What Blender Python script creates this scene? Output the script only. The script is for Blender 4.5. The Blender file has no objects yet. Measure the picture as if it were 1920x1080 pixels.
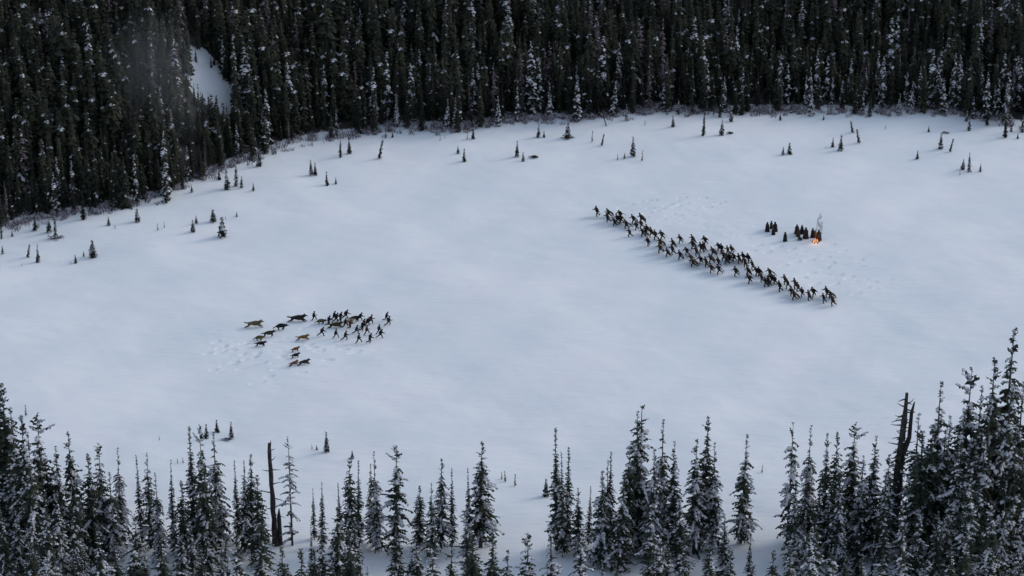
import bpy, math, random
import numpy as np
from mathutils import Vector, Matrix

sc = bpy.context.scene
COL = sc.collection
R_ = math.radians

# ------------------------------------------------------------------ camera
PITCH, FPX = R_(25.0), 5733.0
CAM_Y, CAM_H = -186.6, 232.0
cd = bpy.data.cameras.new('camera')
cd.sensor_width = 36.0
cd.lens = 36.0 * FPX / 1920.0
cd.clip_start = 1.0
cd.clip_end = 9000.0
cam = bpy.data.objects.new('camera', cd)
cam.location = (0, CAM_Y, CAM_H)
cam.rotation_euler = (R_(90) - PITCH, 0, 0)
COL.objects.link(cam)
sc.camera = cam

# ------------------------------------------------------------------ light
SUN_AZ = math.atan2(0.90, 0.43)          # clockwise from +Y
SUN_EL = R_(24)
w = bpy.data.worlds.new('World')
sc.world = w
w.use_nodes = True
nt = w.node_tree
nt.nodes.clear()
out = nt.nodes.new('ShaderNodeOutputWorld')
bg = nt.nodes.new('ShaderNodeBackground')
sky = nt.nodes.new('ShaderNodeTexSky')
sky.sky_type = 'NISHITA'
sky.sun_disc = False
sky.sun_elevation = SUN_EL
sky.sun_rotation = SUN_AZ
sky.altitude = 1200
sky.air_density = 1.0
sky.dust_density = 3.0
sky.ozone_density = 1.0
hsv = nt.nodes.new('ShaderNodeHueSaturation')   # thin overcast: the blue is washed out
hsv.inputs['Saturation'].default_value = 0.66
nt.links.new(sky.outputs[0], hsv.inputs['Color'])
nt.links.new(hsv.outputs[0], bg.inputs['Color'])
bg.inputs['Strength'].default_value = 0.15
nt.links.new(bg.outputs[0], out.inputs['Surface'])

sd = bpy.data.lights.new('sun', 'SUN')
sd.energy = 0.5
sd.angle = R_(16)
sd.color = (1.0, 0.93, 0.86)
sun = bpy.data.objects.new('sun', sd)
sdir = Vector((math.sin(SUN_AZ) * math.cos(SUN_EL), math.cos(SUN_AZ) * math.cos(SUN_EL), math.sin(SUN_EL)))
sun.rotation_euler = (-sdir).to_track_quat('-Z', 'Y').to_euler()
sun.location = (60, 400, 200)
COL.objects.link(sun)

vs = sc.view_settings
vs.view_transform = 'Standard'
vs.look = 'None'
vs.exposure = 0.63
vs.gamma = 1.0

# ------------------------------------------------------------------ helpers: projection
CP, SP = math.cos(PITCH), math.sin(PITCH)


def ray(px, py):
    rx, ry = (px - 960) / FPX, (540 - py) / FPX
    return rx, CP + ry * SP, -SP + ry * CP


def at(px, py, z=0.0):
    dx, dy, dz = ray(px, py)
    t = (z - CAM_H) / dz
    return dx * t, CAM_Y + dy * t


def at_y(px, py, Y):
    dx, dy, dz = ray(px, py)
    t = (Y - CAM_Y) / dy
    return dx * t, CAM_H + dz * t


def proj(x, y, z):
    dz = z - CAM_H
    y = y - CAM_Y
    dep = y * CP - dz * SP
    up = y * SP + dz * CP
    return 960 + FPX * x / dep, 540 - FPX * up / dep, dep


def sstep(a, b, v):
    t = np.clip((v - a) / (b - a), 0, 1)
    return t * t * (3 - 2 * t)


# ------------------------------------------------------------------ terrain shape
EDGE_PX = [(-200, 462), (0, 425), (60, 410), (130, 400), (180, 394), (250, 378), (310, 366), (370, 336), (430, 312), (480, 296),
           (530, 274), (600, 256), (680, 248), (740, 240), (800, 240), (860, 243), (900, 234), (960, 226), (1040, 222),
           (1100, 220), (1180, 214), (1240, 206), (1300, 208), (1400, 204), (1500, 204), (1600, 209), (1700, 205),
           (1790, 208), (1840, 218), (1890, 230), (1920, 240), (2060, 262)]
_e = np.array([at(*p) for p in EDGE_PX])
EX, EY = _e[:, 0], _e[:, 1]


def edge_y(x):
    return np.interp(x, EX, EY)


def height(x, y):
    x = np.asarray(x, float)
    y = np.asarray(y, float)
    d = y - edge_y(x)
    slope = 0.30 + 0.12 * sstep(-10, -90, x)
    rise = np.where(d > 3, (d - 3) * slope, 0.0)
    rise = np.minimum(rise * sstep(3, 26, d), 170 + 0.02 * np.maximum(d, 0))
    wav = 0.28 * np.sin(x * 0.061 + 1.3) * np.sin(y * 0.049 + 0.4) + 0.16 * np.sin(x * 0.13 + y * 0.09) + 0.07 * np.sin(x * .31 - y * .22)
    side = 0.35 + 0.9 * sstep(20, 70, x) + 0.45 * sstep(-35, -70, x)
    near = sstep(222, 136, y) * 16.0 * side
    side_r = sstep(250, 900, np.abs(x)) * 120
    return rise + wav + near + side_r


# dents in the snow: trails and footprints, real hollows in the sheet
rng = random.Random(5)
DENTS = []


def dent(px, py, L, ang=None, wd=0.45, dp=0.22):
    x, y = at(px, py)
    DENTS.append((x, y, ang if ang is not None else rng.uniform(-.3, .6), L, wd, dp))


for (px, py, L) in [(1172, 384, 6), (1190, 379, 5), (1213, 378, 4), (1222, 374, 3), (1252, 385, 3), (1262, 380, 4), (1270, 385, 3),
                    (1284, 381, 3), (1278, 372, 3), (1212, 400, 3), (1206, 407, 2.5), (1255, 403, 3), (1243, 412, 2.5), (1270, 402, 2),
                    (1220, 392, 2.5), (1228, 398, 3), (1240, 392, 3), (1355, 378, 2), (1346, 382, 2), (1330, 386, 2), (1318, 370, 2),
                    (1480, 540, 3), (1505, 522, 3), (1520, 512, 2), (1545, 500, 2.5), (1560, 494, 2), (1530, 530, 3), (1562, 533, 3),
                    (1500, 542, 2), (1590, 520, 3), (1620, 540, 3), (1640, 530, 2), (1605, 548, 2.5), (1575, 512, 2.5),
                    (1470, 500, 2.5), (1490, 492, 3), (1520, 487, 3), (1550, 482, 2), (1580, 470, 2), (1610, 490, 2),
                    (1460, 462, 3), (1440, 470, 2), (1420, 460, 2), (1410, 470, 2), (1560, 462, 2)]:
    dent(px + rng.uniform(-3, 3), py + rng.uniform(-2, 2), L * .6, rng.uniform(.3, .65), 0.3, 0.26)
for k in range(90):                       # churned snow behind the running line
    t = rng.random()
    px = 1160 + 420 * t + rng.uniform(10, 150)
    py = 372 + 165 * t + rng.uniform(-12, 30)
    dent(px, py, rng.uniform(.4, 1.3), rng.uniform(.2, .7), .24, rng.uniform(.06, .16))
for (px, py, L) in [(415, 650, 2), (428, 652, 1.5), (412, 658, 2), (425, 681, 2.5), (438, 678, 2), (440, 675, 1.2), (490, 680, 1.8),
                    (505, 704, 1.2), (484, 716, 2.6), (455, 687, 2), (472, 683, 1.2), (526, 691, 3), (566, 698, 1.4), (615, 674, 1.6),
                    (664, 660, 1.5), (670, 657, 1.2), (600, 657, 1.5), (587, 652, 1.2), (645, 654, 1.2), (580, 646, 1),
                    (526, 669, 1.8), (532, 667, 1.4), (516, 640, 1.4), (452, 645, 3.4), (464, 640, 3), (470, 637, 2), (460, 672, 1.2),
                    (482, 662, .9), (477, 668, .9), (455, 662, .8), (438, 655, .8), (560, 640, 1.2), (590, 632, 1.2), (575, 612, 2.4),
                    (600, 622, 1.8), (405, 640, 1.4), (390, 660, 1.2), (400, 690, 1)]:
    dent(px, py, L * .85, rng.uniform(.1, .6), .32, .28)
for k in range(110):
    px, py = rng.uniform(395, 700), rng.uniform(618, 700)
    if py > 640 + (700 - px) * .25:
        continue
    dent(px, py, rng.uniform(.3, .8), rng.uniform(.1, .6), .24, rng.uniform(.06, .16))


def axis(lo, hi, step, far, n):
    core = np.arange(lo, hi + step * .5, step)
    g = (np.linspace(0, 1, n + 1)[1:]) ** 2.6
    a = lo - g[::-1] * (far + lo if far + lo > 0 else 100)
    b = hi + g * (far - hi)
    return np.concatenate([a, core, b])


def mesh_from(name, verts, faces, mats=(), midx=None, smooth=False):
    me = bpy.data.meshes.new(name)
    verts = np.asarray(verts, np.float32)
    if isinstance(faces, np.ndarray):
        nf, k = faces.shape
        me.vertices.add(len(verts))
        me.vertices.foreach_set('co', verts.ravel())
        me.loops.add(nf * k)
        me.loops.foreach_set('vertex_index', faces.astype(np.int32).ravel())
        me.polygons.add(nf)
        me.polygons.foreach_set('loop_start', np.arange(nf, dtype=np.int32) * k)
        me.polygons.foreach_set('loop_total', np.full(nf, k, np.int32))
    else:
        me.from_pydata([tuple(v) for v in verts], [], faces)
    for m in mats:
        me.materials.append(m)
    if midx is not None:
        me.polygons.foreach_set('material_index', np.asarray(midx, np.int32))
    me.update(calc_edges=True)
    if smooth:
        me.polygons.foreach_set('use_smooth', np.ones(len(me.polygons), bool))
    return me


def link(name, me, parent=None):
    o = bpy.data.objects.new(name, me)
    COL.objects.link(o)
    if parent is not None:
        o.parent = parent
    return o


def tag(o, label=None, cat=None, group=None, kind=None):
    if label: o['label'] = label
    if cat: o['category'] = cat
    if group: o['group'] = group
    if kind: o['kind'] = kind
    return o


def empty(name, loc=(0, 0, 0)):
    o = bpy.data.objects.new(name, None)
    o.empty_display_size = 0.3
    o.location = loc
    COL.objects.link(o)
    return o


def copy_tree(o):
    c = o.copy()
    COL.objects.link(c)
    for ch in list(o.children):
        k = ch.copy()
        COL.objects.link(k)
        k.parent = c
        for g in list(ch.children):
            q = g.copy()
            COL.objects.link(q)
            q.parent = k
    return c


ONES = 'first second third fourth fifth sixth seventh eighth ninth tenth eleventh twelfth thirteenth fourteenth fifteenth sixteenth seventeenth eighteenth nineteenth'.split()
TENS = {2: 'twent', 3: 'thirt', 4: 'fort', 5: 'fift', 6: 'sixt', 7: 'sevent', 8: 'eight', 9: 'ninet'}


def ordinal(n):
    if n >= 100:
        return 'hundredth' if n == 100 else 'hundred-and-' + ordinal(n - 100)
    if n < 20:
        return ONES[n - 1]
    t, u = divmod(n, 10)
    return TENS[t] + 'ieth' if u == 0 else TENS[t] + 'y-' + ONES[u - 1]


# ------------------------------------------------------------------ materials
def mat(name, base=(.5, .5, .5), rough=.8):
    m = bpy.data.materials.new(name)
    m.use_nodes = True
    b = m.node_tree.nodes['Principled BSDF']
    b.inputs['Base Color'].default_value = (*base, 1)
    b.inputs['Roughness'].default_value = rough
    b.inputs['Specular IOR Level'].default_value = 0.2
    return m, m.node_tree, b


def noise_mix(nt, b, ca, cb, scale, lo=.35, hi=.65, coord='Object', detail=3, rnd=0.0):
    tc = nt.nodes.new('ShaderNodeTexCoord')
    n = nt.nodes.new('ShaderNodeTexNoise')
    n.inputs['Scale'].default_value = scale
    n.inputs['Detail'].default_value = detail
    nt.links.new(tc.outputs[coord], n.inputs['Vector'])
    r = nt.nodes.new('ShaderNodeValToRGB')
    r.color_ramp.elements[0].position = lo
    r.color_ramp.elements[0].color = (*ca, 1)
    r.color_ramp.elements[1].position = hi
    r.color_ramp.elements[1].color = (*cb, 1)
    nt.links.new(n.outputs['Fac'], r.inputs['Fac'])
    src = r.outputs['Color']
    if rnd:
        oi = nt.nodes.new('ShaderNodeObjectInfo')
        mr = nt.nodes.new('ShaderNodeMapRange')
        mr.inputs['To Min'].default_value = 1 - rnd
        mr.inputs['To Max'].default_value = 1 + rnd
        nt.links.new(oi.outputs['Random'], mr.inputs['Value'])
        mx = nt.nodes.new('ShaderNodeVectorMath')
        mx.operation = 'SCALE'
        nt.links.new(src, mx.inputs[0])
        nt.links.new(mr.outputs['Result'], mx.inputs['Scale'])
        src = mx.outputs['Vector']
    nt.links.new(src, b.inputs['Base Color'])
    return n


M_NEEDLE, nt_, b_ = mat('needles', rough=.75)
noise_mix(nt_, b_, (.013, .019, .013), (.032, .042, .027), 1.3, rnd=.35)
M_NEEDLE_FAR, nt_, b_ = mat('needles_far', rough=.8)
noise_mix(nt_, b_, (.008, .012, .009), (.032, .033, .020), .31, lo=.3, hi=.72, rnd=.45)
M_RUSTY, nt_, b_ = mat('dying_needles', rough=.8)
noise_mix(nt_, b_, (.10, .075, .03), (.045, .05, .028), 1.1)
M_BARK, nt_, b_ = mat('bark', rough=.9)
noise_mix(nt_, b_, (.030, .026, .024), (.085, .075, .068), 3.0)
M_DEAD, nt_, b_ = mat('dead_wood', rough=.9)
noise_mix(nt_, b_, (.018, .017, .016), (.06, .055, .05), 2.2)
M_TSNOW, nt_, b_ = mat('tree_snow', rough=.7)
noise_mix(nt_, b_, (.36, .36, .39), (.60, .60, .63), 1.1)
M_TWIG, nt_, b_ = mat('twigs', rough=.9)
noise_mix(nt_, b_, (.085, .066, .075), (.17, .135, .15), .6)
M_STEM, nt_, b_ = mat('dry_stem', rough=.9)
noise_mix(nt_, b_, (.06, .05, .04), (.12, .10, .075), 2)

# snow sheet, shade between the trees painted dark where the wood stands
M_SNOW, nt_, b_ = mat('snow', rough=.65)
tc = nt_.nodes.new('ShaderNodeTexCoord')
n1 = nt_.nodes.new('ShaderNodeTexNoise')
n1.inputs['Scale'].default_value = .05
n1.inputs['Detail'].default_value = 8
nt_.links.new(tc.outputs['Object'], n1.inputs['Vector'])
r1 = nt_.nodes.new('ShaderNodeValToRGB')  # mottling paints some uneven light into the snow colour
r1.color_ramp.elements[0].position = .36
r1.color_ramp.elements[0].color = (.705, .762, .787, 1)
r1.color_ramp.elements[1].position = .64
r1.color_ramp.elements[1].color = (.80, .82, .835, 1)
n1.inputs['Roughness'].default_value = .68
nt_.links.new(n1.outputs['Fac'], r1.inputs['Fac'])
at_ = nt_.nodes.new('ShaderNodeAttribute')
at_.attribute_name = 'floor_shade'
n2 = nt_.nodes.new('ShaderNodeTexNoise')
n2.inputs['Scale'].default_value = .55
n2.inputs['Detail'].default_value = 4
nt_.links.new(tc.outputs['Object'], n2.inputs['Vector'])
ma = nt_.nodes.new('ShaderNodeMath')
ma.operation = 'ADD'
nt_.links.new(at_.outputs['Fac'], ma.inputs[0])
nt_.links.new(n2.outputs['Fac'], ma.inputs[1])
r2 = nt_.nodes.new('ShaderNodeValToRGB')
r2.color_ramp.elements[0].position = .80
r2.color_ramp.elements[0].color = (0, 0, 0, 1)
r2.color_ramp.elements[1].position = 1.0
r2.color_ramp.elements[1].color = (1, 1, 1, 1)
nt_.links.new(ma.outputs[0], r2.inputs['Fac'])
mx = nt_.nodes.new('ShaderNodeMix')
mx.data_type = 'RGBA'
mx.inputs['B'].default_value = (.055, .05, .045, 1)  # painted shade tone of the snow floor inside the wood
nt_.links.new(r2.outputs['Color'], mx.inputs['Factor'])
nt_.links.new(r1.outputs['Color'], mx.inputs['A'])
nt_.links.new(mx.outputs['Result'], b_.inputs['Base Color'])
n3 = nt_.nodes.new('ShaderNodeTexNoise')
n3.inputs['Scale'].default_value = .35
n3.inputs['Detail'].default_value = 6
n3.inputs['Roughness'].default_value = .6
mp = nt_.nodes.new('ShaderNodeMapping')
mp.inputs['Rotation'].default_value = (0, 0, .5)
mp.inputs['Scale'].default_value = (.45, 1.5, 1)
nt_.links.new(tc.outputs['Object'], mp.inputs['Vector'])
nt_.links.new(mp.outputs['Vector'], n3.inputs['Vector'])
bp = nt_.nodes.new('ShaderNodeBump')
bp.inputs['Strength'].default_value = .6
bp.inputs['Distance'].default_value = .3
nt_.links.new(n3.outputs['Fac'], bp.inputs['Height'])
nt_.links.new(bp.outputs['Normal'], b_.inputs['Normal'])

# ------------------------------------------------------------------ ground sheet
GAP = np.array([(352, 132), (362, 95), (385, 100), (410, 132), (416, 152), (438, 172), (434, 208), (421, 188), (400, 182), (372, 162)], float)


def in_poly(px, py, P=GAP):
    px = np.asarray(px, float)
    py = np.asarray(py, float)
    r = np.zeros(px.shape, bool)
    j = len(P) - 1
    for i in range(len(P)):
        c = ((P[i, 1] > py) != (P[j, 1] > py)) & (px < (P[j, 0] - P[i, 0]) * (py - P[i, 1]) / (P[j, 1] - P[i, 1] + 1e-9) + P[i, 0])
        r ^= c
        j = i
    return r


xs = axis(-132, 142, .32, 3000, 26)
ys = np.concatenate([-500 + np.linspace(0, 1, 16)[:-1] * 692, np.arange(192, 416, .32), 416 + (np.linspace(0, 1, 34)[1:] ** 2.2) * 3000])
GX, GY = np.meshgrid(xs, ys)
GZ = height(GX, GY)
drift = np.random.RandomState(12)               # wind-packed drifts and crust, longer along the wind than across it
mead = 1 - sstep(0, 4, GY - edge_y(GX))
for k in range(46):
    lam = drift.uniform(2.2, 20)
    th = 1.15 + drift.normal(0, .55)
    amp = .0020 * lam ** .85 * drift.uniform(.5, 1.3)
    ph, ph2 = drift.uniform(0, 6.28, 2)
    kx, ky = math.cos(th) * 6.283 / lam, math.sin(th) * 6.283 / lam
    env = .5 + .5 * np.sin(GX * drift.uniform(-.09, .09) + GY * drift.uniform(-.09, .09) + ph2)
    GZ += mead * amp * env * np.sin(GX * kx + GY * ky + ph + 1.3 * np.sin(GX * .11 + ph2) * np.sin(GY * .13 + ph))
for (x, y, a, L, wd, dp) in DENTS:
    rad = L * .5 + wd * 2.5
    i0, i1 = np.searchsorted(xs, x - rad), np.searchsorted(xs, x + rad)
    j0, j1 = np.searchsorted(ys, y - rad), np.searchsorted(ys, y + rad)
    if i1 <= i0 or j1 <= j0:
        continue
    X, Y = GX[j0:j1, i0:i1] - x, GY[j0:j1, i0:i1] - y
    u = X * math.cos(a) + Y * math.sin(a)
    v = -X * math.sin(a) + Y * math.cos(a)
    u = np.maximum(np.abs(u) - L * .5, 0)
    q = (u * u + v * v) / (wd * wd)
    GZ[j0:j1, i0:i1] += -dp * .72 * np.exp(-q * q) + dp * .12 * np.exp(-((np.sqrt(q) - 1.9) ** 2) * 2.5)
nx, ny = len(xs), len(ys)
idx = np.arange(nx * ny).reshape(ny, nx)
F = np.stack([idx[:-1, :-1], idx[:-1, 1:], idx[1:, 1:], idx[1:, :-1]], -1).reshape(-1, 4)
gm = mesh_from('snow_ground', np.stack([GX, GY, GZ], -1).reshape(-1, 3), F, [M_SNOW], smooth=True)
PX, PY, PD = proj(GX, GY, GZ)
shade_w = sstep(1.0, 5.0, GY - edge_y(GX)) * .62  # weight of the shade painted onto the ground behind the forest edge
shade_w = np.where((in_poly(390 + (PX - 390) * .72, 150 + (PY - 150) * .84) | in_poly(PX, PY - 14) | in_poly(PX, PY - 28)) & (PD > 10), 0, shade_w)
att = gm.attributes.new('floor_shade', 'FLOAT', 'POINT')
att.data.foreach_set('value', shade_w.astype(np.float32).ravel())
ground = link('snow_ground', gm)
tag(ground, 'open snow-covered meadow with faint footprints and trails', kind='structure')


def gz(x, y):
    return float(height(x, y))


# ------------------------------------------------------------------ conifers
def tube(path, radii, n=7, rnd=None, cap=True):
    V, Fc = [], []
    path = [Vector(p) for p in path]
    for i, p in enumerate(path):
        d = (path[min(i + 1, len(path) - 1)] - path[max(i - 1, 0)]).normalized()
        a = d.orthogonal().normalized() if abs(d.z) < .9 else Vector((1, 0, 0))
        b = d.cross(a).normalized()
        a = b.cross(d)
        for k in range(n):
            t = 2 * math.pi * k / n
            r = radii[i] * (1 + (rnd.uniform(-.18, .18) if rnd else 0))
            V.append(p + a * (r * math.cos(t)) + b * (r * math.sin(t)))
    for i in range(len(path) - 1):
        for k in range(n):
            k2 = (k + 1) % n
            Fc.append((i * n + k, i * n + k2, (i + 1) * n + k2, (i + 1) * n + k))
    if cap:
        Fc.append(tuple(range(n - 1, -1, -1)))
        Fc.append(tuple(range((len(path) - 1) * n, len(path) * n)))
    return V, Fc


def conifer(seed, H=16., R=2.4, nw=44, nb=6, nseg=5, w0=.31, snow=.4, sparse=.1, power=.85, base=.06, lift=.18, droop=.42, top_bare=0., gangly=0., low_snow=.3):
    """arrays of triangles: needles (V, F), snow (V, F); a whorled crown of drooping sprays"""
    r = random.Random(seed)
    GV, SV = [], []
    ph = [r.uniform(0, 6.28) for _ in range(4)]
    wind = r.uniform(0, 6.28)
    for i in range(nw):
        t = base + (1 - base) * (i / (nw - .5)) ** .92
        z = H * t
        prof = R * max(.03, (1 - t)) ** power * (1 + .16 * math.sin(ph[0] + t * 21) + .10 * math.sin(ph[1] + t * 47))
        if t < base + .12:
            prof *= .75 + .25 * (t - base) / .12
        nbb = nb if t < .8 else max(3, nb - 2)
        for k in range(nbb):
            if r.random() < sparse + (top_bare if t > .72 else 0):
                continue
            az = 6.283 * (k + r.uniform(-.35, .35)) / nbb + i * 2.4
            L = prof * r.uniform(.62, 1.12)
            if gangly and r.random() < gangly:
                L *= r.uniform(1.3, 1.9)
            L = max(L, .16)
            zz = z + r.uniform(-.5, .5) * H / nw
            cx, sx = math.cos(az), math.sin(az)
            up, dr = lift * r.uniform(.5, 1.5), droop * r.uniform(.7, 1.35)
            if t > .86:
                up, dr = .75, .1
            ns = max(2, int(round(nseg * min(1, L / R * 1.5))))
            # snow sits in clusters: by side, height and chance
            cl = .5 + .5 * math.sin(az * 2 + ph[2] + t * 9) * math.sin(t * 23 + ph[3])
            cl = sstep(.42, .66, cl)
            sn = r.random() < snow * (.18 + 1.3 * cl) + low_snow * snow * (1 - t) * 1.2
            for s in range(ns):
                a0, a1 = s / ns, (s + 1) / ns + .12
                p0 = (L * a0, zz + L * (up * a0 - dr * a0 * a0))
                p1 = (L * a1, zz + L * (up * a1 - dr * a1 * a1))
                wd = w0 * (1.25 - .75 * a0) * r.uniform(.55, 1.55) * (.45 + .55 * min(1, L / (R * .6)))
                P0 = (cx * p0[0], sx * p0[0], p0[1])
                P1 = (cx * p1[0], sx * p1[0], p1[1])
                for sg in (-1, 1):
                    f = r.uniform(.5, .95)
                    mxp = [P0[j] + (P1[j] - P0[j]) * f for j in range(3)]
                    q = (mxp[0] - sx * wd * sg, mxp[1] + cx * wd * sg, mxp[2] - wd * r.uniform(.15, .6))
                    GV.append((P0, P1, q))
                hang = wd * r.uniform(.5, 1.3)
                GV.append((P0, P1, ((P0[0] + P1[0]) / 2, (P0[1] + P1[1]) / 2, (P0[2] + P1[2]) / 2 - hang)))
                if sn and r.random() < .85:
                    hw = wd * r.uniform(.6, 1.3)
                    mid = [(P0[j] + P1[j]) / 2 for j in range(3)]
                    pk = (mid[0] + r.uniform(-.05, .05), mid[1] + r.uniform(-.05, .05), mid[2] + .06 + .38 * wd)
                    A = (P0[0], P0[1], P0[2] + .03)
                    B = (P1[0], P1[1], P1[2] + .02)
                    C = (mid[0] - sx * hw, mid[1] + cx * hw, mid[2] - .25 * hw)
                    D = (mid[0] + sx * hw, mid[1] - cx * hw, mid[2] - .25 * hw)
                    SV += [(A, D, pk), (D, B, pk), (B, C, pk), (C, A, pk)]
    g = np.array(GV, np.float32).reshape(-1, 3)
    s = np.array(SV, np.float32).reshape(-1, 3) if SV else np.zeros((0, 3), np.float32)
    return g, s


def trifaces(v):
    return np.arange(len(v), dtype=np.int32).reshape(-1, 3)


def trunk_mesh(name, H, r0, m, seed=0, n=7):
    rr = random.Random(seed)
    pts, rad = [], []
    for i in range(9):
        t = i / 8
        pts.append((rr.uniform(-.05, .05) * t * H * .06, rr.uniform(-.05, .05) * t * H * .06, -0.5 + (H * .99 + .5) * t))
        rad.append(max(.02, r0 * (1 - t) ** .9 + .015))
    V, Fc = tube(pts, rad, n)
    return mesh_from(name, [tuple(v) for v in V], Fc, [m], smooth=True)


def tree_meshes(seed, needle, H, R, r0, **kw):
    g, s = conifer(seed, H=H, R=R, **kw)
    cm = mesh_from('crown', g, trifaces(g), [needle])
    sm = mesh_from('snow_clumps', s, trifaces(s), [M_TSNOW]) if len(s) else None
    tm = trunk_mesh('trunk', H, r0, M_BARK, seed)
    return dict(H=H, R=R, crown=cm, snow=sm, trunk=tm, g=g, s=s)


def place_tree(name, v, x, y, H, wscale, rz, label, cat, group, lean=(0, 0), z=None):
    o = empty(name, (x, y, gz(x, y) - .05 if z is None else z))
    k = H / v['H']
    o.scale = (k * wscale, k * wscale, k)
    o.rotation_euler = (lean[0], lean[1], rz)
    link('trunk', v['trunk'], o)
    link('crown', v['crown'], o)
    if v['snow'] is not None:
        link('snow_clumps', v['snow'], o)
    tag(o, label, cat, group)
    return o


NEAR = {
    'normal': [tree_meshes(11, M_NEEDLE, 16, 2.5, .22, snow=.42, sparse=.26, top_bare=.2),
               tree_meshes(12, M_NEEDLE, 16, 2.4, .22, snow=.36, sparse=.30, top_bare=.25, gangly=.06),
               tree_meshes(13, M_NEEDLE, 16, 2.6, .24, snow=.5, sparse=.24, top_bare=.2, gangly=.05, power=.75)],
    'dark': [tree_meshes(21, M_NEEDLE, 16, 2.5, .22, snow=.22, sparse=.24, top_bare=.15, gangly=.07),
             tree_meshes(22, M_NEEDLE, 16, 2.6, .22, snow=.28, sparse=.22, power=.7, top_bare=.1)],
    'snowy': [tree_meshes(31, M_NEEDLE, 16, 2.2, .2, snow=.95, sparse=.30, top_bare=.2, droop=.6),
              tree_meshes(32, M_NEEDLE, 16, 2.3, .2, snow=.8, sparse=.33, top_bare=.3, droop=.55, gangly=.05)],
    'gangly': [tree_meshes(41, M_NEEDLE, 16, 2.1, .2, snow=.42, sparse=.42, top_bare=.25, gangly=.22, nb=5, w0=.34, power=.6),
               tree_meshes(42, M_NEEDLE, 16, 2.0, .2, snow=.5, sparse=.45, top_bare=.3, gangly=.2, nb=5, power=.6)],
    'bare': [tree_meshes(51, M_NEEDLE, 16, 1.9, .16, snow=.55, sparse=.62, top_bare=.1, nb=4, gangly=.15, w0=.22, power=.6)],
    'thin': [tree_meshes(61, M_NEEDLE, 16, 1.55, .16, snow=.3, sparse=.22, top_bare=.1, power=1.0, w0=.25),
             tree_meshes(62, M_NEEDLE, 16, 1.5, .16, snow=.45, sparse=.25, top_bare=.15, power=1.0, w0=.25)],
    'rusty': [tree_meshes(71, M_RUSTY, 16, 1.8, .16, snow=.3, sparse=.3, top_bare=.1, power=.8)],
}
DESC = {'normal': 'snow-flecked green spruce', 'dark': 'dark dense spruce', 'snowy': 'pale snow-laden spruce', 'gangly': 'gangly spruce with long uneven limbs',
        'bare': 'half-bare see-through spruce', 'thin': 'slim spire-topped spruce', 'rusty': 'yellow-brown dying spruce'}

# (top x, top y, style, width factor, distance Y)
NEAR_TREES = [
    (-14, 730, 'dark', 1.2, 232), (3, 722, 'dark', 1.25, 230), (24, 768, 'normal', 1.25, 227), (36, 784, 'dark', 1.2, 224), (70, 777, 'gangly', 1.35, 229),
    (50, 812, 'normal', 1.1, 221), (104, 838, 'normal', 1.1, 226), (133, 811, 'normal', 1.0, 230), (164, 850, 'dark', 1.0, 226), (181, 827, 'gangly', .95, 231),
    (217, 838, 'snowy', .9, 233), (257, 851, 'thin', 1.0, 233), (273, 850, 'normal', .9, 231), (293, 886, 'snowy', 1.0, 226), (316, 863, 'thin', 1.1, 230),
    (338, 902, 'dark', 1.1, 224), (355, 798, 'thin', 1.25, 231), (371, 797, 'gangly', .8, 229), (401, 806, 'snowy', 1.1, 232), (386, 868, 'dark', 1.1, 224),
    (441, 860, 'thin', 1.0, 232), (453, 866, 'normal', .9, 229), (466, 852, 'dark', 1.0, 230), (484, 890, 'dark', 1.1, 225),
    (541, 815, 'bare', 1.0, 232), (587, 916, 'thin', 1.0, 234), (602, 902, 'thin', 1.1, 232), (636, 904, 'thin', 1.0, 231), (651, 858, 'dark', .95, 230),
    (669, 864, 'thin', 1.1, 232), (691, 869, 'rusty', .9, 233), (704, 845, 'snowy', .85, 231), (738, 835, 'gangly', 1.05, 230),
    (784, 909, 'dark', 1.1, 232), (808, 908, 'normal', 1.0, 228), (825, 859, 'normal', .95, 231), (847, 875, 'thin', 1.0, 233), (878, 877, 'thin', 1.1, 231),
    (900, 828, 'normal', 1.2, 232),
    (1046, 800, 'thin', 1.15, 231), (1057, 850, 'thin', 1.0, 229), (1065, 836, 'thin', 1.2, 232), (1086, 914, 'dark', 1.0, 230), (1105, 910, 'thin', 1.0, 233),
    (1138, 862, 'snowy', .9, 230), (1146, 844, 'thin', 1.1, 232), (1175, 839, 'dark', .95, 229), (1201, 757, 'gangly', 1.35, 232), (1199, 772, 'normal', 1.05, 231),
    (1224, 840, 'snowy', 1.1, 228), (1244, 786, 'snowy', 1.05, 232), (1265, 826, 'normal', .95, 231), (1307, 822, 'normal', 1.0, 230), (1322, 779, 'dark', 1.05, 233),
    (1342, 829, 'snowy', 1.0, 231), (1396, 814, 'normal', 1.05, 233),
    (1486, 786, 'gangly', .95, 232), (1519, 794, 'snowy', .9, 234), (1554, 812, 'dark', .9, 231), (1572, 811, 'dark', .85, 229), (1602, 790, 'gangly', 1.2, 233),
    (1616, 850, 'snowy', 1.1, 228), (1639, 815, 'normal', 1.1, 231), (1668, 852, 'normal', 1.1, 227), (1725, 776, 'snowy', 1.2, 230), (1762, 716, 'normal', 1.1, 233),
    (1748, 800, 'dark', 1.2, 226), (1784, 776, 'snowy', 1.1, 230), (1818, 683, 'gangly', 1.2, 234), (1806, 770, 'normal', 1.1, 227), (1839, 723, 'normal', 1.15, 231),
    (1871, 673, 'normal', 1.2, 233), (1858, 760, 'snowy', 1.2, 226), (1899, 611, 'dark', 1.15, 235), (1888, 730, 'normal', 1.2, 228), (1918, 714, 'snowy', 1.2, 231),
    (1940, 690, 'dark', 1.2, 232), (1905, 800, 'dark', 1.2, 222),
]
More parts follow.
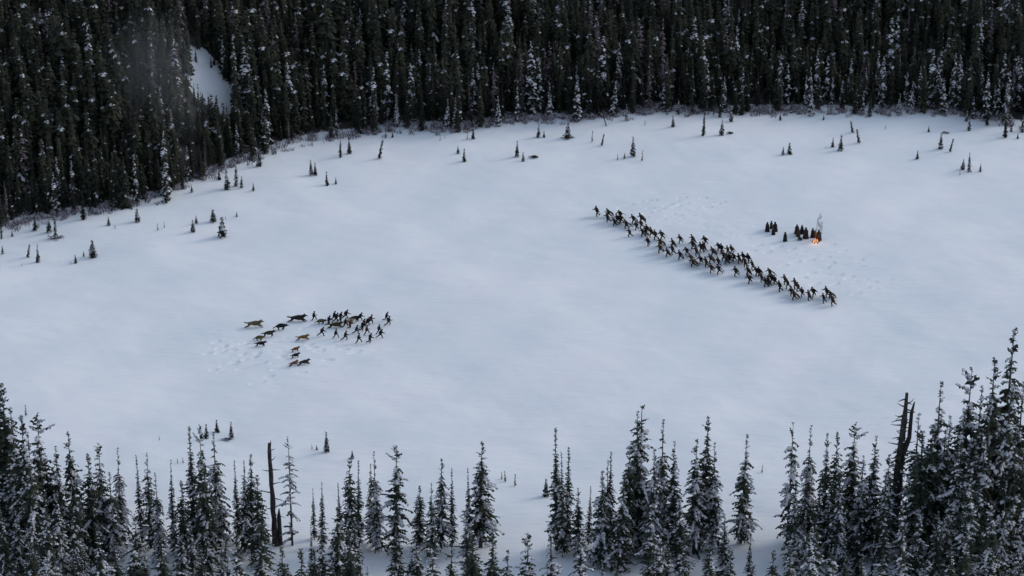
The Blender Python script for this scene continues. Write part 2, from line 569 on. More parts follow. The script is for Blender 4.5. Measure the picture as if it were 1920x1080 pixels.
# the next row nearer to the camera
r2 = random.Random(77)
px = -20
while px < 1960:
    dens = 1.0 if (px < 200 or px > 1500) else .5
    if 925 < px < 1030 or 1425 < px < 1462:
        px += 30
        continue
    top = r2.uniform(945, 1025) - (60 if px > 1640 or px < 120 else 0)
    if r2.random() < dens:
        NEAR_TREES.append((px, top, r2.choice(['normal', 'dark', 'snowy', 'normal', 'thin', 'gangly']), r2.uniform(1.0, 1.35), r2.uniform(209, 220)))
    px += r2.uniform(17, 36)
for (a, b, st) in [(-10, 230, 22), (1130, 1290, 60), (1490, 1640, 30), (1640, 1940, 13)]:
    px = a                                 # younger spruces filling the gaps of the rim
    while px < b:
        if abs(px - 1690) < 30 or abs(px - 504) < 24 or abs(px - 541) < 14:
            px += 12
            continue
        up = 70 if px > 1700 else 30 if px < 100 else 0
        NEAR_TREES.append((px, r2.uniform(872, 940) - up, r2.choice(['normal', 'dark', 'snowy', 'normal', 'snowy']), r2.uniform(1.0, 1.4), r2.uniform(222, 229)))
        px += st * r2.uniform(.6, 1.4)
px = -10
while px < 1950:                           # and the row whose feet the frame cuts off
    NEAR_TREES.append((px, r2.uniform(985, 1062), r2.choice(['normal', 'dark', 'snowy', 'dark', 'gangly']), r2.uniform(1.1, 1.4), r2.uniform(196, 207)))
    px += r2.uniform(26, 52)

NEAR_TREES.sort(key=lambda t: t[0])
rt = random.Random(3)
n_side = {}
cnt = {}
for (px, py, st, wf, Y) in NEAR_TREES:
    Y -= 14
    x, zt = at_y(px, py, Y)
    zb = gz(x, Y)
    H = max(3.0, zt - zb)
    v = rt.choice(NEAR[st])
    wsc = .86 * (wf * 1.12 * min(1.0, (16.0 / H) ** .2) if H > 16 else wf * (16.0 / H) ** .3)
    row = 'frame-cut row' if Y < 194 else 'nearer row' if Y < 207 else 'rim row'
    key = (st, row)
    cnt[key] = cnt.get(key, 0) + 1
    place_tree('spruce_tree', v, x, Y, H, wsc, rt.uniform(0, 6.28),
               f"{DESC[st]}, {ordinal(cnt[key])} such in the {row} from the wolves' side", 'tree', 'tall snowy spruces along the near rim',
               lean=(rt.uniform(-.02, .02), rt.uniform(-.025, .025)))


# ------------------------------------------------------------------ dead trees
def branchy(seed, base, d, L, r0, bend):
    rr = random.Random(seed)
    pts, rad = [], []
    d = Vector(d).normalized()
    p = Vector(base)
    for i in range(6):
        pts.append(p.copy())
        rad.append(r0 * (1 - i / 6.2))
        d = (d + Vector((rr.uniform(-.2, .2), rr.uniform(-.2, .2), bend))).normalized()
        p += d * L / 5
    return tube(pts, rad, 5)


def add_mesh(name, VF, m, parent):
    return link(name, mesh_from(name, [tuple(v) for v in VF[0]], VF[1], [m], smooth=False), parent)


def snag(px, py, Y):
    x, zt = at_y(px, py, Y)
    zb = gz(x, Y)
    H = zt - zb
    o = empty('dead_tree', (x, Y, zb - .1))
    rr = random.Random(9)
    pts = [(rr.uniform(-.06, .06) + .55 * (1 - i / 12) * .9, 0, H * i / 12) for i in range(13)]
    rad = [.48 - .018 * i + (.2 if i == 0 else 0) for i in range(13)]
    rad[-1] = .2
    V, Fc = tube(pts, rad, 9, rr)
    add_mesh('trunk', (V, Fc), M_DEAD, o)
    add_mesh('splinter', tube([(.05, 0, H - .9), (.22, .05, H - .2), (.30, .05, H + .45)], [.22, .14, .02], 5), M_DEAD, o)
    V, Fc = tube([(1.15, .1, -.2), (1.12, .1, H * .27), (1.15, .1, H * .36)], [.42, .30, .06], 8, rr)
    add_mesh('stump', (V, Fc), M_DEAD, o)
    for k, (f, az, L, b) in enumerate([(.93, .2, 1.0, .1), (.83, 0, 1.1, .25), (.74, .1, 1.6, -.05), (.73, 3.1, 1.4, .1), (.6, .2, 1.7, -.02), (.52, 3.3, 2.6, .12), (.46, .2, 1.9, -.15), (.36, 2.9, 1.6, -.1),
                                       (.30, .0, 1.8, -.1), (.66, 1.5, 1.3, 0)]):
        add_mesh('dead_branch', branchy(k + 4, (.45 * (1 - f), 0, H * f), (math.cos(az), math.sin(az), .05), L, .11, b), M_DEAD, o)
    tag(o, 'tall broken dead trunk with jagged top and stub branches among near spruces', 'dead tree')
    return o


snag(504, 830, 218)


def twin_snag():
    Y = 219
    x0, zt0 = at_y(1676, 955, Y)
    xa, za = at_y(1701, 736, Y)
    xb, zb = at_y(1715, 754, Y)
    zg = gz(x0, Y)
    o = empty('dead_tree', (x0, Y, zg - .1))
    H1 = za - zg
    H2 = zb - zg
    dx, dx2 = xa - x0, xb - x0
    rr = random.Random(2)
    p1 = [(dx * (t ** 1.25) + rr.uniform(-.06, .06), .0, H1 * t) for t in np.linspace(0, 1, 12)]
    V, Fc = tube(p1, list(np.linspace(1.0, .26, 12)), 8, rr)
    add_mesh('trunk', (V, Fc), M_DEAD, o)
    f = .55
    b0 = Vector((dx * f ** 1.25, 0, H1 * f))
    p2 = [b0, b0 + Vector((.7, .1, H1 * .08)), b0 + Vector((1.25, .15, H1 * .15)), Vector((dx2 - .35, .2, H2 - 1.8)), Vector((dx2, .2, H2))]
    V, Fc = tube(p2, [.55, .48, .36, .26, .12], 7, rr)
    add_mesh('forked_trunk', (V, Fc), M_DEAD, o)
    for k in range(34):
        t = .40 + .56 * k / 33
        az = rr.choice([0, 3.14]) + rr.uniform(-.7, .7)
        add_mesh('dead_branch', branchy(k + 40, (dx * t ** 1.25, 0, H1 * t), (math.cos(az), math.sin(az), -.1), rr.uniform(1.0, 2.8) * (1.25 - t * .6), .15, rr.uniform(-.12, .18)), M_DEAD, o)
    g, s = conifer(91, H=H1 * .86, R=2.0, nw=36, nb=6, nseg=4, snow=.25, sparse=.25, power=.6, w0=.32)
    g = g.copy(); s = s.copy()
    for a in (g, s):
        a[:, 0] += dx * (np.clip(a[:, 2] / H1, 0, 1) ** 1.25)
    link('crown', mesh_from('crown', g, trifaces(g), [M_NEEDLE]), o)
    link('snow_clumps', mesh_from('snow_clumps', s, trifaces(s), [M_TSNOW]), o)
    tag(o, 'leaning dead tree with forked bare top above its shaggy lower trunk', 'dead tree')


twin_snag()

# ------------------------------------------------------------------ the far wood
FARK = dict(nw=30, nb=5, nseg=2, w0=.42, base=.04, lift=.05, droop=.55)
FAR = [tree_meshes(101, M_NEEDLE_FAR, 12, 1.35, .14, snow=.03, sparse=.1, low_snow=.1, **FARK),
       tree_meshes(102, M_NEEDLE_FAR, 12, 1.25, .14, snow=.065, sparse=.15, low_snow=.1, **FARK),
       tree_meshes(103, M_NEEDLE_FAR, 12, 1.45, .14, snow=.012, sparse=.1, low_snow=.1, power=.7, **FARK),
       tree_meshes(104, M_NEEDLE_FAR, 12, 1.3, .14, snow=.38, sparse=.15, power=.75, **FARK)]
FSNOW = [tree_meshes(111, M_NEEDLE_FAR, 12, 1.7, .16, snow=.75, sparse=.1, nw=26, nb=6, nseg=3, w0=.45, base=.04, lift=.05, droop=.55),
         tree_meshes(112, M_NEEDLE_FAR, 12, 1.6, .16, snow=.55, sparse=.1, nw=26, nb=6, nseg=3, w0=.45, base=.04, lift=.05, droop=.5)]
FAR.append(tree_meshes(105, M_NEEDLE_FAR, 12, 1.7, .16, snow=.02, sparse=.2, power=.6, gangly=.15, low_snow=.1, **FARK))
FAR.append(tree_meshes(106, M_TWIG, 12, 1.0, .13, snow=.12, sparse=.5, power=.5, low_snow=.1, **{**FARK, 'w0': .22}))
FDESC = ['dark slender spruce', 'lightly dusted spruce', 'near-black bushy spruce', 'frosted grey-green spruce', 'broad ragged dark spruce', 'grey leafless dead spruce']

rf = random.Random(21)
cand = []
step = 2.25
yy = 330.0
row = 0
while yy < 505:
    xx = -150 + (row % 2) * step * .5
    while xx < 160:
        x = xx + rf.uniform(-1.1, 1.1)
        y = yy + rf.uniform(-1.1, 1.1)
        xx += step
        d = y - float(edge_y(x)) + rf.uniform(-1.2, 1.2) + 2.2 * math.sin(x * .37 + 1) * math.sin(x * .11) + 1.2 * math.sin(x * .83)
        if d < 0:
            continue
        z = gz(x, y)
        bx, by, _ = proj(x, y, z)
        if bx < -40 or bx > 1960 or by < -20:
            continue
        if in_poly(bx + 5 * math.sin(by * .31), by) and rf.random() > .16:
            continue
        ingap = bool(in_poly(bx, by))
        H = rf.uniform(6.5, 11) if d < 4 else rf.uniform(9.5, 14.5)
        clump = math.sin(x * .21 + 2) * math.sin(y * .27) + .7 * math.sin(x * .09 - y * .13 + 1)
        H *= 1 + .16 * clump + rf.gauss(0, .10)
        if rf.random() < .14:
            H *= rf.uniform(.45, .75)
        elif rf.random() < .05:
            H *= 1.3
        if d > 3 and rf.random() < .10 + .16 * max(0, -clump):
            continue
        if x > 40:
            H *= .88
        if ingap:
            H = rf.uniform(1.2, 5.0)
        # keep the snow gap on the slope open
        if 335 < bx < 455 and by < 330 and not in_poly(bx, by):
            ok = False
            for _ in range(5):
                zs = [z + H * f for f in (.45, .6, .75, .9, 1)]
                hit = [in_poly(*proj(x, y, q)[:2]) for q in zs]
                wide = [in_poly(proj(x + sgn * .9, y, z + H * .6)[0], proj(x, y, z + H * .6)[1]) for sgn in (-1, 1)]
                if (not any(hit[:-1]) and not any(wide)) or (not any(hit[:-2]) and rf.random() < .14):
                    ok = True
                    break
                H *= .75
            if not ok or H < 3:
                continue
        cand.append((d, x, y, z, H))
    yy += step * .87
    row += 1
cand.sort(key=lambda c: c[0])
inview = [c for c in cand if 0 <= proj(c[1], c[2], c[3])[0] <= 1920]
NIND = 270
single = set(id(c) for c in inview[:NIND])
rows3 = [sorted(inview[i * 90:(i + 1) * 90], key=lambda c: c[1]) for i in range(3)]
for ri, rw in enumerate(rows3):
    for i, (d, x, y, z, H) in enumerate(rw):
        k = rf.choices([0, 1, 2, 3, 4, 5], [4, 4, 3, 2, 2, .7])[0]
        if x > 55 and rf.random() < .4:
            k = 3
        place_tree('forest_spruce', FAR[k], x, y, H, rf.uniform(.85, 1.2), rf.uniform(0, 6.28),
                   f"{FDESC[k]}, {ordinal(i + 1)} tree in the forest's {('outermost', 'second', 'third')[ri]} row from the wolves' side", 'tree', 'spruces along the far forest edge', z=z - .1)

# everything behind: one mass nobody could count
GVs, SVs, DVs = [], [], []
rest = [c for c in cand if id(c) not in single]
rnp = np.random.RandomState(8)
for (d, x, y, z, H) in rest:
    v = FAR[rnp.choice(6, p=[.29, .17, .28, .055, .165, .04])]
    a = rnp.uniform(0, 6.28)
    k = H / v['H']
    kw = k * rnp.uniform(.8, 1.45)
    ca, sa = math.cos(a), math.sin(a)
    M = np.array([[ca * kw, sa * kw, 0], [-sa * kw, ca * kw, 0], [0, 0, k]], np.float32)
    off = np.array([x, y, z - .1], np.float32)
    (DVs if v['crown'].materials[0] == M_TWIG else GVs).append(v['g'] @ M + off)
    SVs.append(v['s'] @ M + off)
g = np.concatenate(GVs)
s = np.concatenate(SVs)
dd = np.concatenate(DVs)
allv = np.concatenate([g, s, dd])
fm = mesh_from('forest', allv, trifaces(allv), [M_NEEDLE_FAR, M_TSNOW, M_TWIG], np.concatenate([np.full(len(q) // 3, i) for i, q in enumerate((g, s, dd))]))
tag(link('forest', fm), 'dense dark spruce wood climbing the slope behind the forest edge', 'forest', kind='stuff')

# leafless, snow-caught shrubs along the forest edge
rs = random.Random(31)
TV = []
SVv = []
for k in range(1000):
    ex = rs.uniform(-125, 125)
    y = float(edge_y(ex)) + rs.gauss(-.4, 1.4)
    z = gz(ex, y)
    h = rs.uniform(.5, 1.8)
    for q in range(16):
        a = rs.uniform(0, 6.28)
        ln = h * rs.uniform(.6, 1.1)
        b = (ex + rs.uniform(-.5, .5), y + rs.uniform(-.5, .5), z - .1)
        tip = (b[0] + math.cos(a) * ln * .45, b[1] + math.sin(a) * ln * .45, z + ln)
        wv = .035
        TV.append(((b[0] - wv, b[1], b[2]), (b[0] + wv, b[1], b[2]), tip))
        if rs.random() < .4:
            t2 = (tip[0] + rs.uniform(-.3, .3), tip[1] + rs.uniform(-.2, .2), tip[2] + rs.uniform(-.2, .2))
            TV.append((((b[0] + tip[0]) / 2, (b[1] + tip[1]) / 2, (b[2] + tip[2]) / 2), ((b[0] + tip[0]) / 2 + .04, (b[1] + tip[1]) / 2, (b[2] + tip[2]) / 2 + .05), t2))
        if rs.random() < .35:
            c = [(b[j] * .4 + tip[j] * .6) for j in range(3)]
            e = rs.uniform(.08, .2)
            SVv.append(((c[0] - e, c[1], c[2]), (c[0] + e, c[1] - .05, c[2]), (c[0], c[1] + e, c[2] + e * .4)))
tv = np.array(TV, np.float32).reshape(-1, 3)
sv = np.array(SVv, np.float32).reshape(-1, 3)
av = np.concatenate([tv, sv])
um = mesh_from('undergrowth', av, trifaces(av), [M_TWIG, M_TSNOW], np.concatenate([np.zeros(len(tv) // 3, int), np.ones(len(sv) // 3, int)]))
tag(link('undergrowth', um), 'leafless purplish shrubs with caught snow along the forest edge', 'undergrowth', kind='stuff')

# ------------------------------------------------------------------ small trees on the meadow
SAPK = dict(H=4, R=.75, nw=17, nb=5, nseg=2, w0=.30, base=.02, lift=.05, droop=.5)
SAP = {'sap': [tree_meshes(201, M_NEEDLE_FAR, r0=.05, snow=.3, sparse=.1, **SAPK), tree_meshes(202, M_NEEDLE_FAR, r0=.05, snow=.2, sparse=.18, **SAPK)],
       'bush': [tree_meshes(203, M_NEEDLE_FAR, r0=.06, snow=.35, sparse=.05, power=.6, **{**SAPK, 'R': 1.0})],
       'lean': [tree_meshes(204, M_NEEDLE_FAR, r0=.06, snow=.25, sparse=.3, power=.4, **{**SAPK, 'R': .45})],
       'thin': [tree_meshes(205, M_STEM, r0=.05, snow=.1, sparse=.45, power=.6, **{**SAPK, 'R': .38, 'nb': 3})],
       'snowy': FSNOW, 'tall': FAR[:2] + [FAR[3]]}
SDESC = {'sap': 'young spruce', 'bush': 'bushy cone-shaped spruce', 'lean': 'leaning narrow spruce', 'thin': 'thin stick-like sapling', 'snowy': 'snow-plastered spruce', 'tall': 'tall slender dark spruce'}
# (x, top, base, style)
SAPS = [
    (360, 348, 361, 'sap'), (411, 320, 336, 'sap'), (426, 320, 355, 'sap'), (443, 303, 348, 'tall'), (453, 331, 351, 'sap'), (475, 344, 357, 'sap'),
    (258, 392, 416, 'bush'), (204, 407, 423, 'sap'), (216, 421, 429, 'thin'), (400, 394, 416, 'bush'), (368, 404, 419, 'sap'), (362, 413, 435, 'sap'),
    (296, 419, 432, 'thin'), (308, 416, 427, 'thin'), (423, 404, 412, 'thin'), (444, 397, 407, 'sap'), (417, 408, 444, 'bush'), (104, 398, 446, 'tall'),
    (92, 405, 435, 'sap'), (66, 406, 432, 'sap'), (23, 433, 443, 'sap'), (3, 421, 448, 'tall'), (312, 305, 377, 'tall'), (342, 312, 354, 'tall'), (238, 330, 384, 'snowy'), (216, 345, 388, 'tall'),
    (156, 360, 412, 'tall'), (5, 461, 476, 'sap'), (52, 458, 483, 'lean'), (71, 460, 492, 'sap'), (41, 493, 499, 'thin'), (133, 489, 496, 'thin'), (142, 478, 494, 'sap'),
    (157, 471, 481, 'sap'), (175, 451, 482, 'bush'), (111, 488, 492, 'thin'),
    (486, 286, 312, 'bush'), (584, 300, 328, 'sap'), (591, 306, 328, 'sap'), (613, 322, 346, 'sap'), (630, 333, 344, 'sap'), (638, 259, 295, 'tall'), (655, 259, 288, 'sap'),
    (711, 262, 298, 'lean'), (736, 247, 257, 'sap'), (723, 249, 258, 'sap'), (887, 236, 261, 'sap'), (876, 249, 261, 'thin'), (859, 274, 288, 'sap'), (870, 279, 302, 'sap'),
    (607, 262, 269, 'thin'), (700, 246, 254, 'thin'), (825, 255, 264, 'thin'), (834, 254, 260, 'thin'),
    (935, 183, 236, 'snowy'), (858, 148, 247, 'tall'), (853, 186, 241, 'snowy'), (838, 189, 241, 'snowy'), (790, 180, 244, 'tall'), (744, 188, 236, 'snowy'), (678, 190, 245, 'tall'), (700, 200, 242, 'tall'),
    (969, 265, 294, 'sap'), (981, 286, 302, 'sap'), (1009, 233, 258, 'sap'), (1020, 246, 258, 'sap'), (1064, 230, 259, 'bush'), (1110, 246, 266, 'thin'), (1128, 251, 273, 'lean'),
    (1187, 258, 293, 'sap'), (1171, 287, 297, 'sap'), (1158, 289, 300, 'thin'), (1204, 282, 302, 'thin'), (1262, 218, 238, 'sap'), (1319, 206, 255, 'tall'), (1353, 226, 253, 'sap'),
    (1371, 206, 228, 'sap'), (1338, 196, 217, 'thin'), (1350, 165, 219, 'tall'), (1175, 197, 226, 'snowy'), (1298, 172, 213, 'tall'), (1031, 160, 222, 'snowy'), (1081, 145, 226, 'snowy'),
    (1151, 154, 217, 'snowy'), (1244, 156, 208, 'snowy'), (1272, 186, 214, 'snowy'), (1209, 226, 234, 'thin'),
    (1463, 211, 226, 'sap'), (1544, 214, 225, 'sap'), (1599, 227, 248, 'lean'), (1561, 259, 276, 'sap'), (1576, 254, 282, 'sap'), (1611, 242, 268, 'lean'), (1468, 276, 291, 'sap'),
    (1480, 268, 289, 'sap'), (1660, 233, 241, 'thin'), (1741, 236, 247, 'sap'), (1764, 252, 279, 'sap'), (1781, 260, 285, 'lean'), (1720, 283, 298, 'sap'), (1817, 287, 322, 'tall'),
    (1805, 299, 318, 'sap'), (1800, 319, 328, 'thin'), (1838, 307, 322, 'sap'), (1817, 222, 244, 'sap'), (1812, 210, 227, 'sap'), (1850, 200, 235, 'tall'), (1885, 208, 258, 'tall'),
    (1908, 250, 260, 'sap'), (1896, 214, 247, 'tall'), (1917, 216, 248, 'tall'), (1520, 164, 217, 'snowy'), (1685, 178, 216, 'snowy'), (1708, 156, 208, 'snowy'), (1630, 176, 219, 'tall'),
    (1444, 190, 214, 'snowy'), (1484, 193, 212, 'sap'), (1548, 274, 279, 'thin'), (1768, 150, 214, 'snowy'), (1846, 140, 226, 'snowy'),
    (49, 759, 779, 'thin'), (387, 794, 821, 'sap'), (407, 787, 810, 'sap'), (434, 791, 821, 'sap'), (299, 818, 825, 'thin'), (333, 858, 869, 'thin'), (343, 858, 868, 'thin'),
    (613, 810, 848, 'sap'), (594, 834, 844, 'sap'), (585, 832, 843, 'thin'), (661, 845, 860, 'sap'), (941, 884, 899, 'thin'), (947, 883, 903, 'thin'), (966, 888, 911, 'thin'),
    (1024, 898, 930, 'sap'), (1429, 871, 886, 'thin'),
]
SAPS.sort(key=lambda q: q[0])
rp = random.Random(15)
cnt = {}
for (px, top, bot, st) in SAPS:
    # against the slope the base is found by marching along the sight line
    x, y = at(px, bot)
    for _ in range(6):
        x, y = at(px, bot, gz(x, y))
    z = gz(x, y)
    dep = proj(x, y, z)[2]
    H = (bot - top) * dep / FPX / CP * 1.02
    v = rp.choice(SAP[st])
    zone = 'by the near spruces' if bot > 700 else 'against the forest edge' if (y - float(edge_y(x))) > -2.5 else 'on snow between forest and wolves' if px < 800 else 'on snow behind the charging line'
    key = (st, zone)
    cnt[key] = cnt.get(key, 0) + 1
    lean = (rp.uniform(-.04, .04), rp.uniform(-.04, .04))
    if st == 'lean':
        lean = (0, R_(11) * (1 if px in (711, 1128, 1781, 52) else -1))
    wsc = rp.uniform(.85, 1.2) * (1.0 if H > 2.5 else 1.25)
    place_tree('sapling' if st in ('sap', 'lean', 'thin', 'bush') else 'meadow_spruce', v, x, y, H, wsc, 0 if st == 'lean' else rp.uniform(0, 6.28),
               f"{SDESC[st]} {zone}, {ordinal(cnt[key])} such from the wolves' side", 'tree', 'small spruces scattered on the snow', lean=lean, z=z - .04)

# leaning bare pole, low shrubs
x, y = at(1137, 237)
o = empty('leaning_pole', (x, y, gz(x, y)))
add_mesh('trunk', tube([(0, 0, -.2), (-.35, 0, 1.2), (-.85, .05, 2.9)], [.13, .10, .06], 6), M_BARK, o)
add_mesh('dead_branch', tube([(-.5, 0, 1.7), (-.2, .1, 2.1)], [.04, .015], 4), M_BARK, o)
tag(o, 'bare leaning pole of a dead tree at the forest edge', 'dead tree')


def shrub(px, py, wd, h, m, label, seed):
    rr = random.Random(seed)
    x, y = at(px, py)
    z = gz(x, y)
    T, S = [], []
    for q in range(46):
        a = rr.uniform(0, 6.28)
        rad = wd * rr.random() ** .5
        b = (rr.uniform(-.15, .15), rr.uniform(-.15, .15), -.05)
        tip = (math.cos(a) * rad, math.sin(a) * rad * .7, h * rr.uniform(.4, 1) * (1 - .4 * rad / wd))
        mid = tuple((b[j] + tip[j]) / 2 for j in range(3))
        e = .09
        T.append((b, (tip[0] + e, tip[1], tip[2] - e), tip))
        T.append((mid, (tip[0] - e * 1.6, tip[1] + e, tip[2] - e), tip))
        if q % 5 == 0:
            S.append(((tip[0] - .12, tip[1], tip[2] + .02), (tip[0] + .12, tip[1] - .06, tip[2] + .02), (tip[0], tip[1] + .12, tip[2] + .08)))
    o = empty('shrub', (x, y, z))
    t = np.array(T, np.float32).reshape(-1, 3)
    s = np.array(S, np.float32).reshape(-1, 3)
    link('foliage', mesh_from('foliage', t, trifaces(t), [m]), o)
    link('snow_clumps', mesh_from('snow_clumps', s, trifaces(s), [M_TSNOW]), o)
    tag(o, label, 'shrub', 'low shrubs in the snow')


M_RED, nt_, b_ = mat('rust_twigs', rough=.9)
noise_mix(nt_, b_, (.22, .07, .025), (.12, .05, .03), 2)
shrub(790, 245, .7, .7, M_RED, 'rust-orange dry shrub at the foot of a spruce by the forest edge', 1)
shrub(1000, 297, 1.0, .7, M_NEEDLE_FAR, 'low dark sprawling shrub beside a short sapling on the snow', 2)
shrub(1368, 250, .7, .5, M_NEEDLE_FAR, 'small dark mound of a shrub beside a two-topped spruce', 3)
shrub(1773, 251, .8, .4, M_TWIG, 'flat grey shrub above a pair of saplings on the snow', 4)
shrub(1063, 259, 1.6, .7, M_TWIG, 'wide skirt of brushwood around a bushy spruce', 5)
shrub(104, 446, 1.7, .6, M_TWIG, 'brushy grey shrub at the foot of a tall spruce near the woods', 6)
shrub(424, 822, .9, .35, M_TWIG, 'faint low shrub beside a sapling near the snow-laden spruces', 7)

# ------------------------------------------------------------------ figures
M_SKIN, nt_, b_ = mat('skin', rough=.6)
noise_mix(nt_, b_, (.30, .19, .145), (.38, .25, .19), 9)


def tinted(name, rough=.85, lo=.6, hi=1.25, scale=4):
    m, nt, b = mat(name, rough=rough)
    oi = nt.nodes.new('ShaderNodeObjectInfo')
    tc = nt.nodes.new('ShaderNodeTexCoord')
    n = nt.nodes.new('ShaderNodeTexNoise')
    n.inputs['Scale'].default_value = scale
    nt.links.new(tc.outputs['Object'], n.inputs['Vector'])
    mr = nt.nodes.new('ShaderNodeMapRange')
    mr.inputs['From Min'].default_value = .3
    mr.inputs['From Max'].default_value = .7
    mr.inputs['To Min'].default_value = lo
    mr.inputs['To Max'].default_value = hi
    nt.links.new(n.outputs['Fac'], mr.inputs['Value'])
    v = nt.nodes.new('ShaderNodeVectorMath')
    v.operation = 'SCALE'
    nt.links.new(oi.outputs['Color'], v.inputs[0])
    nt.links.new(mr.outputs['Result'], v.inputs['Scale'])
    nt.links.new(v.outputs['Vector'], b.inputs['Base Color'])
    return m


M_CLOTH = tinted('cloth')
M_FUR = tinted('fur', .9, .55, 1.5, 3)
M_TROUS, nt_, b_ = mat('dark_trousers', rough=.9)
noise_mix(nt_, b_, (.010, .011, .014), (.022, .022, .026), 6)
M_HAIR, nt_, b_ = mat('hair', rough=.6)
noise_mix(nt_, b_, (.012, .009, .008), (.03, .022, .016), 12)


def grow(name, V, E, rad, sub=1, root=0):
    """a continuous skin over a skeleton; returned as plain mesh data"""
    me = bpy.data.meshes.new(name)
    me.from_pydata([tuple(v) for v in V], E, [])
    ob = bpy.data.objects.new(name, me)
    COL.objects.link(ob)
    ob.modifiers.new('s', 'SKIN')
    sm = ob.modifiers.new('u', 'SUBSURF')
    sm.levels = sub
    sm.render_levels = sub
    if not me.skin_vertices:
        me.skin_vertices.new(name='')
    for i, r in enumerate(rad):
        rr = r if isinstance(r, tuple) else (r, r)
        me.skin_vertices[0].data[i].radius = rr
        me.skin_vertices[0].data[i].use_root = (i == root)
    dg = bpy.context.evaluated_depsgraph_get()
    res = bpy.data.meshes.new_from_object(ob.evaluated_get(dg))
    res.name = name
    bpy.data.objects.remove(ob)
    bpy.data.meshes.remove(me)
    res.polygons.foreach_set('use_smooth', np.ones(len(res.polygons), bool))
    return res


def person_skeleton(lean, legs, arms, turn=0.0):
    """legs: two (thigh, shin) angles from straight down, forward positive; arms: two (upper, fore, spread)"""
    P = {}
    c, s = math.cos(lean), math.sin(lean)
    pel = Vector((0, 0, .95))
    P['pelvis'] = pel
    up = Vector((s, 0, c))
    P['belly'] = pel + up * .22
    P['chest'] = pel + up * .44
    P['neck'] = pel + up * .58 + Vector((.02, 0, 0))
    hd = Vector((s * .6, 0, c)).normalized()
    P['chin'] = P['neck'] + hd * .06 + Vector((.015, 0, 0))
    P['brow'] = P['chin'] + hd * .12 + Vector((.02, 0, 0))
    P['top'] = P['chin'] + hd * .20
    P['nose'] = P['chin'] + hd * .07 + Vector((.125, 0, 0))
    for sg, (th, sh), (ua, fa, sp), n in ((1, legs[0], arms[0], 'l'), (-1, legs[1], arms[1], 'r')):
        hip = pel + Vector((0, .10 * sg, -.05))
        kn = hip + Vector((math.sin(th), .01 * sg, -math.cos(th))) * .44
        an = kn + Vector((math.sin(sh), 0, -math.cos(sh))) * .43
        f = sh + 1.45
        toe = an + Vector((math.sin(f), .02 * sg, -math.cos(f))) * .2
        P['hip' + n], P['knee' + n], P['ankle' + n], P['toe' + n] = hip, kn, an, toe
        shd = P['chest'] + up * .06 + Vector((0, .19 * sg, 0))
        el = shd + Vector((math.sin(ua) * math.cos(sp), math.sin(sp) * sg, -math.cos(ua) * math.cos(sp))) * .29
        fd = Vector((math.sin(fa) * math.cos(sp * .5), math.sin(sp * .5) * sg, -math.cos(fa) * math.cos(sp * .5)))
        wr = el + fd * .25
        pl = wr + fd * .07
        P['sh' + n], P['el' + n], P['wr' + n], P['palm' + n] = shd, el, wr, pl
        sd = Vector((0, sg, 0)).cross(fd).normalized()
        for k in range(4):
            o = (k - 1.5) * .021
            L = (.075, .085, .08, .06)[k]
            a = pl + sd * o + fd * .03
            P[f'f{k}a{n}'] = a + fd * L * .5
            P[f'f{k}b{n}'] = a + fd * L * .85 + Vector((0, -sg * .03, 0))
        P['tha' + n] = wr + fd * .03 + sd * .05
        P['thb' + n] = wr + fd * .08 + sd * .065 + Vector((0, -sg * .015, 0))
    return P


RAD = {'pelvis': (.17, .14), 'belly': (.16, .13), 'chest': (.18, .14), 'neck': .062, 'chin': .078, 'brow': .10, 'top': .06, 'nose': .018,
       'hip': .135, 'knee': .10, 'ankle': .08, 'toe': .05, 'sh': .07, 'el': .055, 'wr': .036, 'palm': .04, 'f': .0095, 'th': .011}


def rad_of(k):
    if k in RAD:
        return RAD[k]
    if k[0] == 'f' and k[1].isdigit():
        return RAD['f']
    if k.startswith('tha') or k.startswith('thb'):
        return RAD['th']
    return RAD[k[:-1]]


